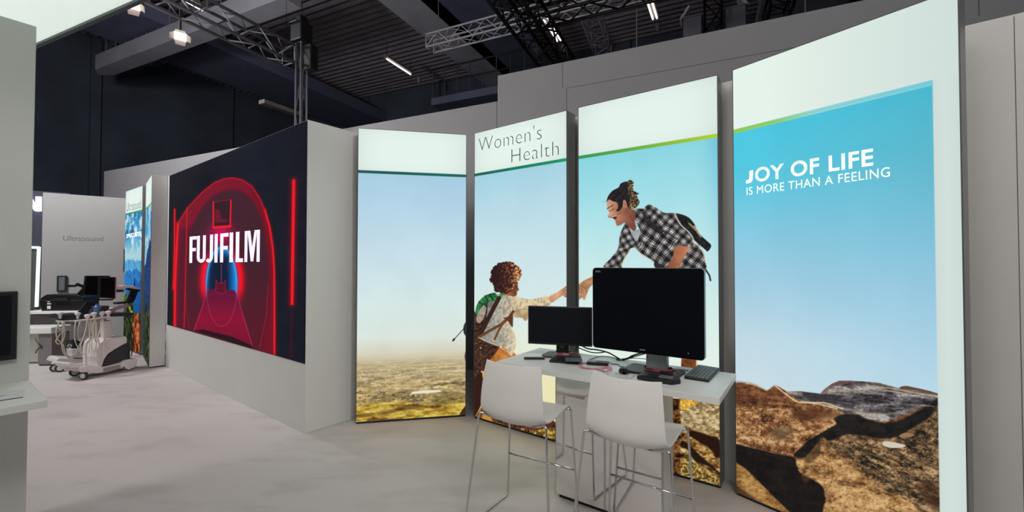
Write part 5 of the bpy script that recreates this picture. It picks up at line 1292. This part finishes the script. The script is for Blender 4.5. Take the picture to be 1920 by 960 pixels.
m = MB(); m.prism([(-.20, 0), (.40, 0), (.44, .06), (.44, .22), (.40, .27), (-.13, .275), (-.21, .22), (-.235, .14)], (0, 0.02, 0), (1, 0, 0), (0, 0, 1), (0, 1, 0), .32); m.build('shell', M_BLACK, cs, mods=BV)
m = MB(); m.span((-.225, .012, .165), (.445, .35, .18), bevel=.004); m.build('lid_seam', M_MEDD, cs)
m = MB(); m.tube(fillet([(.02, .02, .2), (.02, -.03, .2), (.22, -.03, .2), (.22, .02, .2)], .03), .012, 8); m.build('carry_handle', M_BLACK, cs)
for k, (a, b, c_, d_) in enumerate(((-.11, -.055, .03, .085), (-.11, -.05, .108, .128), (-.11, -.07, .146, .158))):
    MB().span((a, .0165, c_), (b, .0195, d_)).build('sticker', M_PAPER, cs)
bz = 0.60
bp = at(96, 614, bz)
bn = thing('low_bench', 'low white padded bench on a glossy grey box behind the left pillar', 'bench', (bp.x, bp.y, 0), rot)
MB().span((-0.62, 0, bz - .10), (0.0, 0.36, bz), bevel=.012).build('padded_top', M_TOP, bn)
MB().span((-0.20, 0.03, 0.02), (-0.012, 0.33, bz - .10)).build('gloss_box', MATS['grey_gloss_panel'], bn)
MB().span((-0.19, 0.04, 0.0), (-0.02, 0.32, 0.02)).build('plinth', M_BASE, bn)
MB().span((-0.60, 0.03, 0.02), (-0.56, 0.33, bz - .10)).build('end_panel', M_TOP, bn); MB().span((-0.58, 0.24, 0.02), (-0.2, 0.26, bz - .10)).build('rear_panel', M_TOP, bn)
loop_cord(bn, [Vector(p) for p in ((-.26, .05, .42), (-.20, .02, .36), (-.14, .02, .30), (-.20, .03, .27), (-.23, .02, .20))], .006, 'hanging_cord', M_CABLE)
# white paper roll box between the trolleys and the wall
pb = at(228, 598, .83)
# ---------------------------------------------------------------- overhead
M_TRUSS = mat('dull_aluminium', (196, 192, 196), 0.5, 0.15, nscale=14, namt=0.08)
M_TRUSSD = mat('dull_dark_aluminium', (150, 144, 150), 0.55, 0.15, nscale=14, namt=0.08)
M_TRUSSB = mat('black_painted_truss', (13, 13, 15), 0.5, 0.2, nscale=14, namt=0.1)
M_TUBE = mat('lit_tube', (255, 244, 236), 0.5, emit=2.4)
M_FIX = mat('lamp_housing', (120, 112, 108), 0.5)
M_GREYBOX = mat('grey_box', (120, 118, 126), 0.7)
CHORDS = ((-1, -1), (1, -1), (1, 1), (-1, 1))
def truss(name, label, a, b, size, m, chord=.024, lace=.011, bay=None, group=None, roll=0.0):
    a, b = Vector(a), Vector(b); d = b - a; L = d.length; d.normalize()
    t = thing(name, label, 'truss', a, 0, group)
    up = Vector((0, 0, 1)) if abs(d.z) < .9 else G.copy()
    s = d.cross(up).normalized(); u = s.cross(d).normalized()
    if roll: 
        R = Matrix.Rotation(roll, 3, d); s, u = R @ s, R @ u
    h = size / 2
    for i, j in CHORDS:
        o = (s * i + u * j) * h; MB().tube([o, o + d * L], chord, 8).build('chord', m, t, smooth=True)
    bay = bay or size * 1.0; n = max(2, int(round(L / bay)))
    for k in range(4):
        (i0, j0), (i1, j1) = CHORDS[k], CHORDS[(k + 1) % 4]
        A = (s * i0 + u * j0) * h; B = (s * i1 + u * j1) * h
        mb = MB(); P = [ (A if q % 2 == 0 else B) + d * (L * q / n) for q in range(n + 1)]
        for p, q in zip(P, P[1:]): mb.tube([p, q], lace, 6)
        for q in (0, n): mb.tube([A + d * (L * q / n), B + d * (L * q / n)], lace, 6)
        mb.build('lacing', m, t, smooth=True)
    return t
# silver truss with its tower, left
ta1 = at(541, 104, 5.05); ta0 = ta1 - G * 6.4
truss('lighting_truss', 'silver box truss running towards us above the left aisle', ta0, ta1, .29, mat('grey_truss_metal', (116, 114, 120), 0.5, 0.2), bay=.30, group='lighting trusses')
tw = at(554, 104, 5.05); tw = Vector((tw.x, tw.y, 0)) + G * .12
truss('truss_tower', 'slim dark truss tower rising behind the video screen block', tw, tw + Vector((0, 0, 5.3)), .12, mat('dull_tower_metal', (88, 88, 94), 0.6), chord=.018, lace=.004, bay=.6)
ht = at(557, 48, 5.35)
hs_ = thing('chain_hoist', 'black chain hoist with grab handle at the top of the truss tower', 'hoist', tw + Vector((0, 0, 5.3)), ROT_HALL)
MB().span((-.14, -.12, .02), (.12, .12, .34), bevel=.02).build('motor_body', M_BLACK, hs_)
MB().span((-.06, -.08, .34), (.06, .08, .46), bevel=.015).build('gear_head', M_BLACK, hs_)
MB().tube(fillet([(-.10, -.125, .30), (-.10, -.17, .30), (.08, -.17, .30), (.08, -.125, .30)], .02), .012, 8).build('grab_handle', M_BLACK, hs_)
MB().tube([(0, 0, .46), (0, 0, 4.8)], .006, 6).build('hoist_chain', M_BLACKM, hs_)
MB().span((.14, -.08, -.50), (.30, .08, -.08), bevel=.02).build('chain_bag', M_BLACK, hs_)
# silver cross truss, middle, and what crosses it
tb0 = at(806, 82, 7.5); truss('lighting_truss', 'silver box truss running from upper middle to the right, high under the roof', tb0, tb0 + E_ * 11, .34, M_TRUSS, bay=.36, group='lighting trusses')
tc1 = at(1052, 128, 6.0); tc0 = at(968, 2, 6.0); dc = (tc1 - tc0).normalized()
truss('roof_truss', 'heavy black truss slanting down behind the grey back wall', tc0 - dc * 1.4, tc1 + dc * 1.5, .50, M_TRUSSB, chord=.035, lace=.018, bay=.5, group='black trusses')
td = at(1013, 20, 6.25); truss('roof_truss', 'black truss crossing behind the slanting one at the top edge', td - E_ * .4, td + E_ * 5, .42, M_TRUSSB, chord=.030, lace=.016, bay=.45, group='black trusses')
te0, te1 = at(1104, 14, 7.9), at(1134, 104, 7.9)
truss('lighting_truss', 'dim grey truss hanging right of the slanting black truss', te0, te1 + (te1 - te0).normalized() * .8, .42, M_TRUSSD, chord=.022, lace=.012, bay=.35, group='lighting trusses')
tf0, tf1 = at(1468, -12, 7.0), at(1450, 44, 7.0)
truss('lighting_truss', 'short dark truss piece showing over the wall left of the rocks panel', tf0, tf1, .40, M_TRUSSB, chord=.03, lace=.014, bay=.35, group='lighting trusses')
# black tower with two grey boxes
tg = yd(1337, 40, 9.5); tg.z = 0
truss('truss_tower', 'broad black truss tower between two grey boxes over the wall', tg, tg + Vector((0, 0, 9.4)), .34, M_TRUSSB, chord=.03, lace=.016, bay=.5)
for x0, x1, yt, yb, lab, sx in ((1283, 1314, 40, 70, 'left', -1), (1362, 1395, 22, 54, 'right', 1)):
    a, b = yd(x0, yt, 9.5), yd(x1, yb, 9.5); c = (a + b) / 2
    bx_ = thing('flood_lamp', 'grey box flood lamp on the %s of the black truss tower' % lab, 'lamp', Vector((c.x, c.y, b.z - .3)), ROT_HALL, 'grey box lamps')
    hw_ = abs(b.x - a.x) / 2; hh_ = a.z - b.z + .3
    MB().span((-hw_, -.2, 0), (hw_, .2, hh_), bevel=.01).build('housing', M_GREYBOX, bx_)
    MB().span((-hw_ - .03, -.22, hh_), (hw_ + .03, .22, hh_ + .03), bevel=.005).build('rim', M_GREYBOX, bx_)
    f = MB(); f.box((-.15 * sx * -1, 0, hh_ + .16), (.05, .3, .32), Matrix.Rotation(.6 * -sx, 3, 'Y')); f.build('flap', M_TRUSS, bx_)
    MB().tube([(-sx * hw_, 0, hh_ * .6), (-sx * (hw_ + .03), 0, hh_ * .6)], .03, 8).build('bracket', M_TRUSSB, bx_)

# tube lamps under the ribbed roof
def tube_lamp(label, pa, pb, z, two=True, sensor=True):
    a, b = at(*pa, z), at(*pb, z); d = (b - a); L = d.length; d.normalize(); s = Vector((-d.y, d.x, 0))
    t = thing('tube_lamp', label, 'lamp', a, 0, 'tube lamps under the hall roof')
    MB().box(d * (L / 2) + Vector((0, 0, .10)), (L + .1, .22, .07), Matrix.Rotation(math.atan2(d.y, d.x), 3, 'Z')).build('housing', M_FIX, t)
    for k in ((-.06, .06) if two else (0,)):
        MB().tube([s * k + Vector((0, 0, .03)), s * k + d * L + Vector((0, 0, .03))], .026, 8).build('tube', M_TUBE, t, smooth=True)
    if sensor: MB().lathe([(.05, -.1), (.09, .05), (.09, .14)], d * (L + .55), 12).build('end_sensor', M_FIX, t)
    MB().tube([Vector((0, 0, .13)), Vector((0, 0, 9.9 - z))], .01, 6).tube([d * L + Vector((0, 0, .13)), d * L + Vector((0, 0, 9.9 - z))], .01, 6).build('suspension', M_BLACKM, t)
tube_lamp('lit tube lamp over the video screen block, left of the silver truss end', (725, 112), (770, 141), 9.2, False)
tube_lamp('lit double tube lamp just right of the silver truss end', (862, 81), (899, 110), 9.2)
tube_lamp('bright double tube lamp right of the slanting black truss', (1023, 38), (1048, 78), 9.2)
tube_lamp('bright tube lamp highest on the right, over the laughing hiker panel', (1212, -14), (1228, 37), 9.2)
tube_lamp('broken row of lit tubes seen through the left silver truss', (352, 4), (418, 41), 9.4)

# barn-door floods
M_LENS = mat('lit_flood_lens', (255, 250, 240), 0.4, emit=6.0)
M_DOOR = mat('lit_side_metal', (120, 104, 100), 0.6)
def flood(label, c, aim, s=1.0, power=60, hang=.35):
    c = Vector(c); q = (Vector(aim) - c).to_track_quat('-Z', 'Y'); M = q.to_matrix()
    t = thing('barn_door_flood', label, 'spotlight', c); t.rotation_euler = q.to_euler()
    t['group'] = 'barn-door floods'
    MB().span((-.13 * s, -.10 * s, .0), (.13 * s, .10 * s, .20 * s), bevel=.02).build('housing', M_BLACK, t)
    MB().span((-.12 * s, -.09 * s, -.012), (.12 * s, .09 * s, .0)).build('lens', M_LENS, t)
    for k, (x, y, ang) in enumerate(((0, -.10, 0), (0, .10, math.pi), (-.13, 0, -math.pi / 2), (.13, 0, math.pi / 2))):
        w2 = (.12 if k < 2 else .09) * s; m = MB()
        R = Matrix.Rotation(ang, 4, 'Z'); o = Vector((x * s, y * s, 0))
        pts = [(-w2, 0, 0), (w2, 0, 0), (w2 * .8, -.09 * s, -.13 * s), (-w2 * .8, -.09 * s, -.13 * s)]
        m.prism([(-w2, 0), (w2, 0), (w2 * .8, .16 * s), (-w2 * .8, .16 * s)], o, R @ Vector((1, 0, 0)), R @ Vector((0, -.5, -.866)), R @ Vector((0, -.866, .5)), .004)
        m.build('barn_door', M_DOOR, t)
    MB().tube(fillet([(-.15 * s, 0, .1), (-.15 * s, 0, .3 * s), (.15 * s, 0, .3 * s), (.15 * s, 0, .1)], .03), .012, 8).build('yoke', M_BLACK, t)
    Mi = M.transposed(); up = Mi @ Vector((0, 0, 1)); sd = Mi @ Vector((0, 0, .3 * s))
    st = Vector((0, 0, .3 * s)); MB().tube([st, st + up * hang], .014, 8).build('hanging_rod', M_BLACK, t)
    l = bpy.data.lights.new('flood_beam', 'SPOT'); l.energy = power; l.spot_size = 1.6; l.spot_blend = .6; l.shadow_soft_size = .1; l.color = (1, .96, .92)
    lo = bpy.data.objects.new('flood_beam', l); COL.objects.link(lo); lo.parent = t; lo.location = (0, 0, -.16)
    return t
flood('glaring white barn-door flood hanging under the left silver truss', at(338, 68, 4.75), (-1.5, 2.0, 1.0), 0.55, 120)
flood('partly hidden barn-door flood at the edge of the white canopy', at(250, 9, 4.9), (-2.5, 2.0, 0.5), 0.55, 40)

# beams, ducts and soffits
def beam(label, pa, pb, z, wdt, hgt, m, name='roof_beam', axis=None, L=None, cat='beam', group='roof beams and soffits'):
    a = at(*pa, z); b = at(*pb, z) if pb else a + axis * L; d = b - a; L = d.length
    t = thing(name, label, cat, a, math.atan2(d.y, d.x), group)
    return t, L
bt_, L = beam('long pale concrete beam crossing behind the left silver truss', (196, 136), None, 8.2, .75, .7, M_BEAM, axis=E_, L=9.4)
MB().prism([(-.0, 0), (L, 0), (L, .5), (0, .5), (-.45, .25)], (0, -.25, 0), (1, 0, 0), (0, 1, 0), (0, 0, 1), .5).build('beam_body', M_BEAM, bt_)
h_ = MB()
for k in range(14): h_.tube([(.6 + k * .62, -.2, .5), (.6 + k * .62, -.2, 1.2)], .014, 5)
h_.build('hanger_rods', M_FIX, bt_)
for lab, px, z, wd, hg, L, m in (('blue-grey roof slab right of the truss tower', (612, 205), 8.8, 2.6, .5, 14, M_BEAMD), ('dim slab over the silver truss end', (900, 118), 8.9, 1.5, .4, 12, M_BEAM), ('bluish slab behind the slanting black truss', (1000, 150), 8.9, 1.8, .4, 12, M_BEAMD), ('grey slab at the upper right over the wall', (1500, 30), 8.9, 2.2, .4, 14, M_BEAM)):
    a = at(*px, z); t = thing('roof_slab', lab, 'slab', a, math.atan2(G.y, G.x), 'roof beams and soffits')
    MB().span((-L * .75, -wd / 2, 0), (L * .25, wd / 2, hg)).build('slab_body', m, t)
# catwalk with railing above the wall step
ca_, cb_ = at(818, 190, 7.4), at(936, 165, 7.4)
cwk = thing('catwalk', 'dark catwalk with railing left of the wall step', 'catwalk', ca_, ROT_HALL); Lc = (cb_ - ca_).length
MB().span((0, -.3, -.25), (Lc + 2, .3, 0)).build('walkway', M_BEAMD, cwk)
rl = MB(); rl.tube([(0, -.28, 1.0), (Lc + 2, -.28, 1.0)], .03, 6); rl.tube([(0, -.28, .5), (Lc + 2, -.28, .5)], .02, 6); rl.build('hand_rail', M_BLACKM, cwk); M_POST = mat('dull_rail_post', (70, 66, 68), 0.7)
for k in range(9): MB().tube([(.05 + k * .5, -.28, 0), (.05 + k * .5, -.28, 1.0)], .02, 6).build('rail_post', M_POST, cwk)
# hanging batten left of the tower
ba, bb = at(490, 194, 5.2), at(556, 217, 5.2); d = bb - ba
bat = thing('hanging_batten', 'dim grey batten hung on a wire left of the truss tower', 'batten', ba, math.atan2(d.y, d.x))
MB().span((0, -.10, 0), (d.length, .10, .09), bevel=.01).build('batten_body', M_FIX, bat)
MB().tube([(d.length * .66, 0, .09), (d.length * .66, 0, 4.6)], .005, 6).build('wire', M_BLACKM, bat)
# thin cables from roof to truss
for lab, px, z0 in (('thin steel wire dropping behind the wall left of the highest tube lamp', (1194, 84), 4.4), ('thin steel wire over the wall right of the second hanging lamp', (1510, 22), 4.6), ('thin steel wire holding the silver truss end', (822, 76), 7.6)):
    a = at(*px, z0 if z0 > 5 else 5.4); t = thing('suspension_wire', lab, 'wire', Vector((a.x, a.y, z0)), 0, 'roof wires')
    MB().tube([(0, 0, 0), (0, 0, 10.1 - z0)], .010, 6).build('wire_rope', M_FIX, t)
